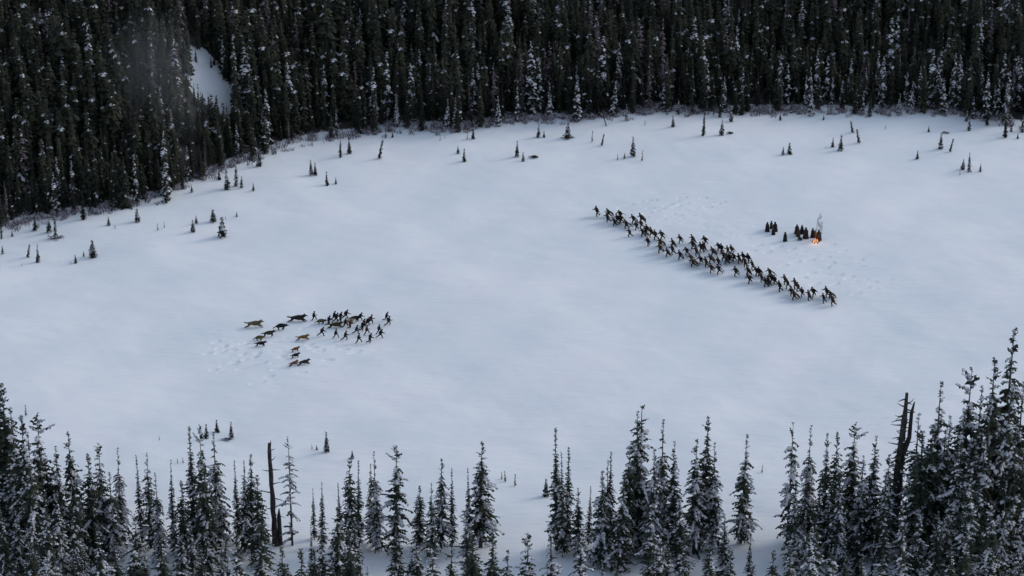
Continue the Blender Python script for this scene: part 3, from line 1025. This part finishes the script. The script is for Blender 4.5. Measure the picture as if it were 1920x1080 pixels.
def person_meshes(lean, legs, arms, cloak=None, seed=0):
    P = person_skeleton(lean, legs, arms)
    keys = list(P)
    ix = {k: i for i, k in enumerate(keys)}
    E = [('pelvis', 'belly'), ('belly', 'chest'), ('chest', 'neck'), ('neck', 'chin'), ('chin', 'brow'), ('brow', 'top'), ('chin', 'nose')]
    for n in 'lr':
        E += [('pelvis', 'hip' + n), ('hip' + n, 'knee' + n), ('knee' + n, 'ankle' + n), ('ankle' + n, 'toe' + n), ('chest', 'sh' + n), ('sh' + n, 'el' + n), ('el' + n, 'wr' + n), ('wr' + n, 'palm' + n),
              ('wr' + n, 'tha' + n), ('tha' + n, 'thb' + n)]
        for k in range(4):
            E += [('palm' + n, f'f{k}a{n}'), (f'f{k}a{n}', f'f{k}b{n}')]
    body = grow('body', [P[k] for k in keys], [(ix[a], ix[b]) for a, b in E], [rad_of(k) for k in keys], 1, 0)
    body.materials.clear()
    body.materials.append(M_TROUS)
    body.materials.append(M_SKIN)
    heads = [P['chin'], P['brow'], P['top']]
    mi = []
    for f in body.polygons:
        c = f.center
        sk = min((c - h).length for h in heads) < .135      # the hands are in dark gloves
        mi.append(1 if sk else 0)
    body.polygons.foreach_set('material_index', mi)
    # coat over torso and sleeves, with a short skirt
    ck = ['pelvis', 'belly', 'chest', 'neck', 'shl', 'ell', 'wrl', 'shr', 'elr', 'wrr', 'hipl', 'hipr']
    cx = {k: i for i, k in enumerate(ck)}
    CE = [('pelvis', 'belly'), ('belly', 'chest'), ('chest', 'neck'), ('chest', 'shl'), ('shl', 'ell'), ('ell', 'wrl'), ('chest', 'shr'), ('shr', 'elr'), ('elr', 'wrr'), ('pelvis', 'hipl'), ('pelvis', 'hipr')]
    cr = {'pelvis': (.25, .22), 'belly': (.26, .23), 'chest': (.28, .24), 'neck': .10, 'shl': .12, 'shr': .12, 'ell': .092, 'elr': .092, 'wrl': .066, 'wrr': .066, 'hipl': .22, 'hipr': .22}
    cp = [P[k] for k in ck]
    for n in 'lr':
        cp[cx['hip' + n]] = P['hip' + n] + (P['knee' + n] - P['hip' + n]) * .35
    coat = grow('coat', cp, [(cx[a], cx[b]) for a, b in CE], [cr[k] for k in ck], 1, 0)
    coat.materials.clear()
    coat.materials.append(M_CLOTH)
    # hair: a cap over the crown and back of the head
    hc = (P['brow'] + P['top']) / 2 - Vector((.012, 0, .01))
    V, Fc = [], []
    nu, nv = 12, 7
    for j in range(nv):
        ph = math.pi * .5 * j / (nv - 1) * 1.62
        for i in range(nu):
            t = 2 * math.pi * i / nu
            fr = max(0, math.cos(t))
            p = ph * (1 - .46 * fr ** .6)
            V.append(hc + Vector((.138 * math.sin(p) * math.cos(t) - .014, .130 * math.sin(p) * math.sin(t), .128 * math.cos(p))))
    for j in range(nv - 1):
        for i in range(nu):
            i2 = (i + 1) % nu
            Fc.append((j * nu + i, (j + 1) * nu + i, (j + 1) * nu + i2, j * nu + i2))
    hair = mesh_from('hair', [tuple(v) for v in V], Fc, [M_HAIR], smooth=True)
    ck_me = None
    if cloak:
        rr = random.Random(seed)
        L, bill, flare = cloak          # length, how far it streams back, width
        back = Vector((-1, 0, 0))
        V, Fc = [], []
        nu, nv = 13, 9
        sh = P['chest'] + Vector((0, 0, .10))
        for j in range(nv):
            t = j / (nv - 1)
            cen = sh + back * (.10 + bill * L * t * (1 - .25 * t)) + Vector((0, 0, -L * t * (1 - bill * .55) + .04 * math.sin(t * 7 + seed)))
            for i in range(nu):
                u = i / (nu - 1) * 2 - 1
                wv = .31 + flare * 1.35 * t
                fold = .05 * math.sin(u * 9 + seed + t * 3) * t
                V.append(cen + Vector((.16 * (u * u) * (1 - .3 * t) + fold, u * wv, .05 * math.cos(u * 1.5) + fold * .6)))
        n0 = len(V)
        for v in list(V):                # a second skin gives the cloth thickness
            V.append(v + Vector((-.02, 0, -.012)))
        for j in range(nv - 1):
            for i in range(nu - 1):
                a = j * nu + i
                q = (a, a + 1, a + nu + 1, a + nu)
                Fc.append(q)
                Fc.append(tuple(n0 + k for k in reversed(q)))
        rim = [i for i in range(nu)] + [j * nu + nu - 1 for j in range(1, nv)] + [(nv - 1) * nu + i for i in range(nu - 2, -1, -1)] + [j * nu for j in range(nv - 2, 0, -1)]
        for k in range(len(rim)):
            a, b = rim[k], rim[(k + 1) % len(rim)]
            Fc.append((b, a, n0 + a, n0 + b))
        ck_me = mesh_from('cloak', [tuple(v) for v in V], Fc, [M_CLOTH], smooth=True)
    zs = np.empty(len(body.vertices) * 3, np.float32)
    body.vertices.foreach_get('co', zs)
    zmin = float(zs.reshape(-1, 3)[:, 2].min())
    for me in (body, coat, hair, ck_me):
        if me is not None:
            me.transform(Matrix.Translation((0, 0, -zmin - .04)))
    return dict(body=body, coat=coat, hair=hair, cloak=ck_me)


RUN = [
    person_meshes(.30, ((.95, -.25), (-.75, -1.25)), ((-.7, .5, .25), (.6, 1.7, .2)), None, 1),
    person_meshes(.38, ((.55, -.55), (-.35, -1.5)), ((-.9, .2, .3), (.5, 1.5, .3)), None, 2),
    person_meshes(.45, ((.75, .15), (-.95, -1.05)), ((-1.1, -.4, .25), (.9, 1.3, .3)), None, 3),
    person_meshes(.22, ((1.15, .1), (-.35, -.75)), ((-.4, .9, .5), (.3, 1.8, .35)), None, 4),
]
CRUN = [
    person_meshes(.35, ((0.7, -0.16), (-0.57, -0.98)), ((-.5, .5, .25), (.3, 1.3, .2)), (1.25, .55, .36), 5),
    person_meshes(.45, ((0.57, 0.04), (-0.74, -0.9)), ((-.7, .1, .3), (.35, 1.2, .3)), (1.3, .72, .42), 6),
    person_meshes(.28, ((0.41, -0.29), (-0.37, -1.07)), ((-.5, .6, .35), (.5, 1.6, .3)), (1.1, .4, .25), 7),
    person_meshes(.55, ((0.82, -0.08), (-0.49, -1.07)), ((-.8, -.3, .4), (.4, 1.3, .4)), (1.45, .8, .46), 8),
    person_meshes(.30, ((0.78, -0.2), (-0.61, -1.02)), ((-.7, .5, .25), (.6, 1.7, .2)), None, 9),
]


def place_person(kit, x, y, hgt, rz, colr, label, group):
    o = link('person', kit['body'])
    o.location = (x, y, gz(x, y) - .10)
    k = hgt / 1.75
    o.scale = (k, k, k)
    o.rotation_euler = (0, 0, rz)
    for n in ('coat', 'hair', 'cloak'):
        if kit.get(n) is not None:
            c = link(n, kit[n], o)
            c.color = (*colr, 1)
    o.color = (*colr, 1)
    tag(o, label, 'person', group)
    return o


BLACKS = [(.008, .009, .012), (.011, .011, .014), (.010, .009, .009), (.014, .011, .009), (.007, .008, .012)]
BROWN = (.055, .032, .016)
COATS = [(.020, .013, .008), (.027, .018, .011), (.014, .012, .011), (.022, .013, .011), (.011, .010, .010), (.034, .021, .011)]
rq = random.Random(44)

# runners with the wolves, heading to +X
RUNNERS = [(588, 599, 0), (626, 598, 0), (616, 608, 0), (630, 602, 0), (638, 601, 0), (648, 596, 0), (675, 600, 0), (647, 612, 0), (656, 615, 2), (603, 629, 0), (629, 633, 0), (647, 636, 0),
           (668, 624, 0), (679, 619, 0), (687, 625, 1), (695, 605, 2), (689, 609, 0), (672, 641, 0), (693, 641, 0), (724, 600, 0), (728, 608, 0), (710, 623, 0), (713, 631, 0), (682, 612, 0)]
RUNNERS.sort(key=lambda q: -q[0])
for i, (px, py, c) in enumerate(RUNNERS):
    x, y = at(px, py)
    col = {0: rq.choice(BLACKS), 1: (.05, .018, .014), 2: (.10, .028, .016)}[c]
    cl = {0: 'dark clothes', 1: 'a dark maroon coat', 2: 'a reddish coat'}[c]
    place_person(RUN[i % 4], x, y, rq.uniform(1.82, 2.05), R_(8) + rq.uniform(-.3, .3), col,
                 f"person in {cl} sprinting amid wolves, {ordinal(i + 1)} runner from that pack's front", 'people running with the wolves')

# the long line charging towards them
LINE = [(1119.5, 405), (1142, 406), (1139.5, 417), (1153, 424), (1163, 409), (1158, 419), (1164, 420), (1175, 429), (1188, 420), (1193.5, 432), (1203, 419), (1203, 429), (1181, 445),
        (1206, 444), (1211, 443), (1214, 438), (1222, 445), (1229, 449), (1215, 462), (1241, 450), (1239, 463), (1238, 475), (1252, 483), (1262, 465), (1261, 479), 
        (1275.5, 457), (1275.5, 489), (1299, 458), (1299, 469), (1288, 480), (1322, 461), (1320, 474), (1315, 475), (1337, 482), (1306, 483), 
        (1296, 495), (1300, 502), (1314, 496), (1324, 503), (1334, 512), (1333, 495), (1347, 501), (1348, 515), (1348, 471), (1353, 475), (1358, 489),
        (1362, 496), (1369, 493), (1365, 478), (1372, 476), (1377, 490), (1380, 519), (1386, 495), (1394, 491), (1403, 494), (1397, 502), (1403, 518),
        (1405, 533), (1411, 507), (1419, 519), (1424, 519), (1428, 531), (1436, 539), (1441, 538), (1444, 520), (1447, 532), (1453, 534), (1462, 547), (1472, 534), (1477.5, 540),
        (1491, 541), (1497, 546), (1484, 554), (1490, 561), (1504, 555), (1517, 562), (1525, 555), (1544.5, 567), (1550, 556), (1558, 559), (1561, 572)]
LINE.sort(key=lambda q: q[0] + .4 * q[1])
BR = {(1491, 541), (1497, 546), (1241, 450), (1238, 475), (1306, 483), (1312, 485), (1296, 495), (1365, 478), (1372, 476)}
for i, (px, py) in enumerate(LINE):
    x, y = at(px, py)
    kit = CRUN[rq.choices([0, 1, 2, 3, 4], [3, 3, 3, 3, 2])[0]]
    brown = (px, py) in BR
    col = BROWN if brown else rq.choice(COATS)
    nm = 'brownish' if brown else 'dark'
    what = f"person in streaming {nm} cloak" if kit['cloak'] else f"person in {nm} clothes"
    place_person(kit, x, y, rq.uniform(2.0, 2.3), R_(205) + rq.uniform(-.45, .35), col,
                 f"{what}, {ordinal(i + 1)} in the charging line from its far tip", 'people in the long charging line')


# cloaked figures standing at the fire
def robe_meshes(seed, H=1.8, w=.52):
    kit = person_meshes(0.02, ((.03, -.02), (-.03, -.04)), ((.1, .5, .1), (.1, .5, .1)), None, seed)
    V, Fc = [], []
    nu = 22
    w *= .9
    prof = [(0.0, w), (.12, w * .97), (.45, w * .86), (.85, w * .76), (1.15, w * .72), (1.34, w * .66), (1.44, w * .46), (1.50, w * .28)]
    for j, (z, r) in enumerate(prof):
        for i in range(nu):
            t = 2 * math.pi * i / nu
            f = 1 + .09 * math.sin(t * 6 + seed) * (1 - z / 1.6) + .04 * math.sin(t * 11 + seed * 2)
            V.append((r * f * math.cos(t) * .92, r * f * math.sin(t), z))
    for j in range(len(prof) - 1):
        for i in range(nu):
            i2 = (i + 1) % nu
            Fc.append((j * nu + i, j * nu + i2, (j + 1) * nu + i2, (j + 1) * nu + i))
    kit['cloak'] = mesh_from('cloak', V, Fc, [M_CLOTH], smooth=True)
    V, Fc = [], []
    nv = 7
    for j in range(nv):                         # hood: open at the face
        ph = math.pi * (.06 + .80 * j / (nv - 1))
        for i in range(15):
            t = math.pi * .22 + (2 * math.pi - math.pi * .44) * i / 14
            V.append((.175 * math.sin(ph) * math.cos(t) + .03, .165 * math.sin(ph) * math.sin(t), 1.645 + .20 * math.cos(ph)))
    for j in range(nv - 1):
        for i in range(14):
            Fc.append((j * 15 + i, (j + 1) * 15 + i, (j + 1) * 15 + i + 1, j * 15 + i + 1))
    kit['hair'] = None
    kit['coat'] = None
    kit['hood'] = mesh_from('hood', V, Fc, [M_CLOTH], smooth=True)
    return kit


ROBE = [robe_meshes(1), robe_meshes(2, w=.46), robe_meshes(3, w=.58)]
STAND = [(1438.6, 434, 1.9, 0, 'at the outer tip of the watching group'), (1446, 429, 1.6, 1, 'partly behind the outermost trio'), (1453, 434, 1.95, 0, 'in the outer knot of watchers'),
         (1450, 440, 1.5, 0, 'in front of the outer knot of watchers'), (1472, 452.5, 1.9, 0, 'standing alone between the two knots of watchers'), (1494, 439, 1.9, 0, 'at the edge of the knot near the fire'),
         (1496.6, 444.5, 1.85, 1, 'foremost of the knot near the fire'), (1503.5, 440, 1.85, 0, 'in the middle of the knot near the fire'), (1510.5, 448, 2.2, 2, 'tallest of the knot near the fire'),
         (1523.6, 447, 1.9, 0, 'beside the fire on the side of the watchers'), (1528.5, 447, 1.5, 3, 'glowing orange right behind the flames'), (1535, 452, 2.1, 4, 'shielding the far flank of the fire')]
for i, (px, py, h, c, where) in enumerate(STAND):
    x, y = at(px, py)
    kit = ROBE[i % 3]
    col = {0: (.016, .015, .018), 1: (.05, .032, .018), 2: (.03, .018, .018), 3: (.30, .12, .035), 4: (.04, .024, .02)}[c]  # the orange entry paints the fire's glow into the robe colour
    nm = {0: 'black', 1: 'brown', 2: 'dark maroon', 3: 'firelit', 4: 'dark brown'}[c]
    o = place_person(kit, x, y, h, R_(205) + rq.uniform(-.5, .5), col, f"hooded person in a long {nm} robe {where}", 'robed people at the fire')
    hd = link('hood', kit['hood'], o)
    hd.color = (*col, 1)
# the one crouching low in the snow
x, y = at(1503, 451)
CR = person_meshes(1.15, ((1.9, -.9), (1.5, -1.3)), ((.5, .9, .2), (.4, .8, .2)), (.9, .45, .25), 12)
place_person(CR, x, y, 1.75, R_(190), BLACKS[0], 'person in black crouching low on the snow before the knot of robed watchers', 'robed people at the fire')


# ------------------------------------------------------------------ wolves
def wolf_mesh(seed, front, hind, arch=.0, head_up=.1, tail=.1):
    """front / hind: two (upper, lower, paw) angles each, from straight down, forward positive; +X forward"""
    V, E, Rr = [], [], []
    nm = {}

    def add(k, p, r, par=None):
        nm[k] = len(V)
        V.append(Vector(p))
        Rr.append(r)
        if par is not None:
            E.append((nm[par], nm[k]))
    add('mid', (0, 0, 1.10 + arch), (.20, .24))
    add('loin', (-.42, 0, 1.14 + arch * .8), (.17, .20), 'mid')
    add('rump', (-.78, 0, 1.10), (.19, .22), 'loin')
    add('chest', (.42, 0, 1.10), (.22, .29), 'mid')
    add('withers', (.68, 0, 1.18), (.19, .25), 'chest')
    add('neck', (.92, 0, 1.30 + head_up), (.15, .18), 'withers')
    add('skull', (1.14, 0, 1.40 + head_up), (.13, .13), 'neck')
    add('muzzle', (1.38, 0, 1.32 + head_up), (.07, .07), 'skull')
    add('nose', (1.56, 0, 1.28 + head_up), (.045, .045), 'muzzle')
    for s, n in ((1, 'l'), (-1, 'r')):
        add('ear' + n, (1.06, .10 * s, 1.56 + head_up), (.045, .03), 'skull')
        add('eartip' + n, (1.03, .12 * s, 1.72 + head_up), (.012, .012), 'ear' + n)
    add('tail1', (-1.02, 0, 1.08 + tail * .4), (.075, .075), 'rump')
    add('tail2', (-1.32, 0, 1.02 + tail), (.095, .095), 'tail1')
    add('tail3', (-1.62, 0, .95 + tail * 1.6), (.035, .035), 'tail2')

    def leg(n, sg, base, par, ang, ln, rad):
        p = Vector(base)
        prev = par
        for k, (a, L, r) in enumerate(zip(ang, ln, rad)):
            p = p + Vector((math.sin(a), 0, -math.cos(a))) * L
            add(f'{n}{k}', p, (r, r), prev)
            prev = f'{n}{k}'
        add(n + 'paw', p + Vector((.11, 0, -.02)), (.045, .05), prev)
    for s, n, a in ((1, 'fl', front[0]), (-1, 'fr', front[1])):
        add(n + 'sh', (.55, .15 * s, .95), (.12, .15), 'chest')
        leg(n, s, (.55, .15 * s, .95), n + 'sh', a, (.36, .34, .15), (.08, .055, .05))
    for s, n, a in ((1, 'hl', hind[0]), (-1, 'hr', hind[1])):
        add(n + 'hip', (-.74, .14 * s, .98), (.15, .18), 'rump')
        leg(n, s, (-.74, .14 * s, .98), n + 'hip', a, (.38, .36, .26), (.10, .06, .045))
    bulk = {'mid': 1.5, 'loin': 1.45, 'rump': 1.4, 'chest': 1.5, 'withers': 1.5, 'skull': 1.22, 'muzzle': 1.05, 'nose': 1.0, 'earl': 1.3, 'earr': 1.3, 'eartipl': 1.0, 'eartipr': 1.0, 'neck': 1.35, 'tail2': 1.25}
    for kk, q in nm.items():                     # thick winter coat
        f = bulk.get(kk, 1.35)
        Rr[q] = (Rr[q][0] * f, Rr[q][1] * f)
    me = grow('wolf', V, E, Rr, 1, 0)
    me.materials.clear()
    me.materials.append(M_FUR)
    co = np.empty(len(me.vertices) * 3, np.float32)
    me.vertices.foreach_get('co', co)
    me.transform(Matrix.Translation((0, 0, -float(co.reshape(-1, 3)[:, 2].min()) - .03)))
    return me


WOLF = [wolf_mesh(1, ((1.1, 1.0, .9), (.85, .9, .8)), ((-.5, -1.3, -.9), (-.7, -1.4, -1.0)), 0, .05, .25),      # stretched
        wolf_mesh(2, ((-.3, -.9, -1.3), (-.1, -.7, -1.0)), ((.9, -.3, .5), (1.1, -.1, .6)), .16, -.15, -.2),      # gathered
        wolf_mesh(3, ((.7, .2, .1), (.2, -.5, -.7)), ((.3, -.9, -.2), (-.3, -1.2, -.6)), .05, .0, .1)]            # striding
EYE = None
WOLVES = [  # x, foot y, length px, pose, colour, heading, label
    (477, 613, 31, 0, (.105, .085, .045), 5, 'greyish tan wolf stretched in full gallop at the tail of the pack'),
    (527, 617, 25, 1, (.010, .010, .013), 5, 'big black wolf hunched mid-bound behind the dark brown one'),
    (558, 601, 32, 0, (.020, .017, .014), 4, 'dark brown wolf at full stretch just behind the runners'),
    (486, 637, 20, 1, (.075, .068, .018), 8, 'olive-tinged wolf with bent back beside a brown-grey one'),
    (504, 630, 24, 2, (.034, .028, .024), 14, 'brown-grey wolf striding up beside the olive-tinged one'),
    (489, 648, 21, 2, (.012, .011, .013), 8, 'small black wolf running lowest behind the olive-tinged one'),
    (568, 636, 23, 0, (.14, .078, .024), 14, 'tawny wolf leaping alone between the pack and the runners'),
    (554, 659, 18, 2, (.12, .050, .015), 30, 'rust-coloured wolf leading the column of four'),
    (554, 671, 19, 2, (.012, .012, .014), 28, 'black wolf second in the column of four'),
    (551, 684, 19, 0, (.11, .042, .02), 38, 'reddish-brown wolf at the foot of the column of four'),
    (570, 683, 23, 0, (.027, .025, .021), 24, 'dark grey wolf leaping beside the reddish-brown one'),
    (602, 606, 21, 1, (.075, .062, .042), 6, 'greyish brown wolf bunched up among the rearmost runners'),
    (629, 613, 27, 0, (.042, .038, .014), 10, 'dark olive wolf galloping in the middle of the runners'),
    (655, 606, 21, 2, (.26, .24, .17), 10, 'pale sandy wolf in the thick of the runners'),
    (665, 601, 22, 2, (.012, .012, .014), 10, 'black wolf beside the pale sandy one among runners'),
]
M_EYE, nt_, b_ = mat('wolf_eye', (.12, .07, .01), .2)
ev, ef = [], []
for j in range(5):
    for i in range(8):
        ph, t = math.pi * j / 4, 2 * math.pi * i / 8
        ev.append((.022 * math.sin(ph) * math.cos(t), .022 * math.sin(ph) * math.sin(t), .022 * math.cos(ph)))
for (px, py, ln, po, colr, hd, lab) in WOLVES:
    x, y = at(px, py)
    dep = proj(x, y, 0)[2]
    o = link('wolf', WOLF[po])
    L = ln * dep / FPX
    k = L / 2.85 * 1.12
    o.scale = (k, k * 1.05, k)
    o.location = (x, y, gz(x, y) - .10)
    o.rotation_euler = (0, 0, R_(hd))
    o.color = (*colr, 1)
    tag(o, lab, 'wolf', 'wolves running across the snow')

# ------------------------------------------------------------------ the fire and its smoke
x, y = at(1529.5, 456)
z = gz(x, y)
fire = empty('campfire', (x, y, z))
M_LOG, nt_, b_ = mat('charred_log', (.02, .015, .012), .95)
noise_mix(nt_, b_, (.012, .010, .009), (.06, .035, .02), 5)
for k in range(6):
    a = k * 1.05
    add_mesh('log', tube([(math.cos(a) * .75, math.sin(a) * .75, .06), (math.cos(a) * .1, math.sin(a) * .1, .32)], [.085, .07], 7), M_LOG, fire)
M_FLAME = bpy.data.materials.new('flame')
M_FLAME.use_nodes = True
n_ = M_FLAME.node_tree
n_.nodes.clear()
fo = n_.nodes.new('ShaderNodeOutputMaterial')
fe = n_.nodes.new('ShaderNodeEmission')
tcn = n_.nodes.new('ShaderNodeTexCoord')
sx = n_.nodes.new('ShaderNodeSeparateXYZ')
rm = n_.nodes.new('ShaderNodeValToRGB')
rm.color_ramp.elements[0].color = (1.0, .62, .30, 1)
rm.color_ramp.elements[0].position = .15
rm.color_ramp.elements[1].color = (.85, .16, .02, 1)
rm.color_ramp.elements[1].position = .75
n_.links.new(tcn.outputs['Generated'], sx.inputs[0])
n_.links.new(sx.outputs['Z'], rm.inputs['Fac'])
n_.links.new(rm.outputs['Color'], fe.inputs['Color'])
fe.inputs['Strength'].default_value = 1.0
n_.links.new(fe.outputs[0], fo.inputs['Surface'])
rr = random.Random(6)
for k in range(7):
    bx, by = rr.uniform(-.38, .38), rr.uniform(-.3, .3)
    h = rr.uniform(.35, .72)
    pts = [(bx + math.sin(q * 2 + k) * .06 * q, by + math.cos(q * 2 + k) * .05 * q, .1 + h * q) for q in np.linspace(0, 1, 7)]
    rad = [.13, .18, .17, .13, .09, .05, .01]
    add_mesh('flame', tube(pts, rad, 7, rr), M_FLAME, fire)
fl = bpy.data.lights.new('fire_light', 'POINT')
fl.energy = 16
fl.color = (1.0, .42, .12)
fl.shadow_soft_size = .3
flo = bpy.data.objects.new('fire_light', fl)
flo.location = (-.2, -.5, .9)
COL.objects.link(flo)
flo.parent = fire
tag(fire, 'small bright orange log fire burning at the feet of robed people', 'fire')

M_SMOKE = bpy.data.materials.new('smoke')
M_SMOKE.use_nodes = True
n_ = M_SMOKE.node_tree
n_.nodes.clear()
so = n_.nodes.new('ShaderNodeOutputMaterial')
pv = n_.nodes.new('ShaderNodeVolumePrincipled')
pv.inputs['Color'].default_value = (.22, .25, .32, 1)
pv.inputs['Density'].default_value = .9
n_.links.new(pv.outputs[0], so.inputs['Volume'])
n_noise = n_.nodes.new('ShaderNodeTexNoise')
n_noise.inputs['Scale'].default_value = 2.2
n_noise.inputs['Detail'].default_value = 3
n_tc = n_.nodes.new('ShaderNodeTexCoord')
n_.links.new(n_tc.outputs['Object'], n_noise.inputs['Vector'])
n_mr = n_.nodes.new('ShaderNodeMapRange')
n_mr.inputs['From Min'].default_value = .36
n_mr.inputs['From Max'].default_value = .68
n_mr.inputs['To Min'].default_value = 0
n_mr.inputs['To Max'].default_value = 2.2
n_.links.new(n_noise.outputs['Fac'], n_mr.inputs['Value'])
n_.links.new(n_mr.outputs['Result'], pv.inputs['Density'])
V, Fc = [], []
rk = random.Random(8)
for pts, rads in [([(.5, .3, .9), (.85, .4, 1.6), (.95, .4, 2.3), (.85, .45, 3.0), (1.0, .5, 3.6), (.9, .5, 4.0)], [.15, .34, .30, .42, .30, .1]),
                  ([(.1, .5, 1.8), (.1, .6, 2.6), (.4, .6, 3.4), (.35, .65, 4.2), (.75, .7, 4.9), (.8, .7, 5.6)], [.1, .26, .34, .26, .36, .1])]:
    v, f = tube(pts, rads, 11, rk)
    n0 = len(V)
    V += [tuple(q) for q in v]
    Fc += [tuple(n0 + i for i in q) for q in f]
smo = link('smoke', mesh_from('smoke', V, Fc, [M_SMOKE], smooth=True))
smo.location = (x, y, z)
tag(smo, 'thin blue-grey wisps of smoke rising above the fire', 'smoke', kind='stuff')

# ------------------------------------------------------------------ a thin drift of mist hanging among the trees on the slope
M_MIST = bpy.data.materials.new('mist')
M_MIST.use_nodes = True
n_ = M_MIST.node_tree
n_.nodes.clear()
mo = n_.nodes.new('ShaderNodeOutputMaterial')
mv = n_.nodes.new('ShaderNodeVolumePrincipled')
mv.inputs['Color'].default_value = (.8, .82, .86, 1)
mtc = n_.nodes.new('ShaderNodeTexCoord')
mg = n_.nodes.new('ShaderNodeTexGradient')
mg.gradient_type = 'SPHERICAL'
mm = n_.nodes.new('ShaderNodeMath')
mm.operation = 'MULTIPLY'
mm.inputs[1].default_value = .016
n_.links.new(mtc.outputs['Object'], mg.inputs['Vector'])
n_.links.new(mg.outputs['Fac'], mm.inputs[0])
n_.links.new(mm.outputs[0], mv.inputs['Density'])
n_.links.new(mv.outputs[0], mo.inputs['Volume'])
V, Fc = [], []
for j in range(9):
    for i in range(16):
        ph, t = math.pi * j / 8, 2 * math.pi * i / 16
        V.append((math.sin(ph) * math.cos(t), math.sin(ph) * math.sin(t), math.cos(ph)))
for j in range(8):
    for i in range(16):
        i2 = (i + 1) % 16
        Fc.append((j * 16 + i, (j + 1) * 16 + i, (j + 1) * 16 + i2, j * 16 + i2))
mist = link('mist', mesh_from('mist', V, Fc, [M_MIST]))
mx_, mz_ = at_y(292, 172, 371)
mist.location = (mx_, 371, mz_)
mist.scale = (12, 9, 19)
tag(mist, 'faint pale mist drifting through the trees below the snowy gap', 'mist', kind='stuff')
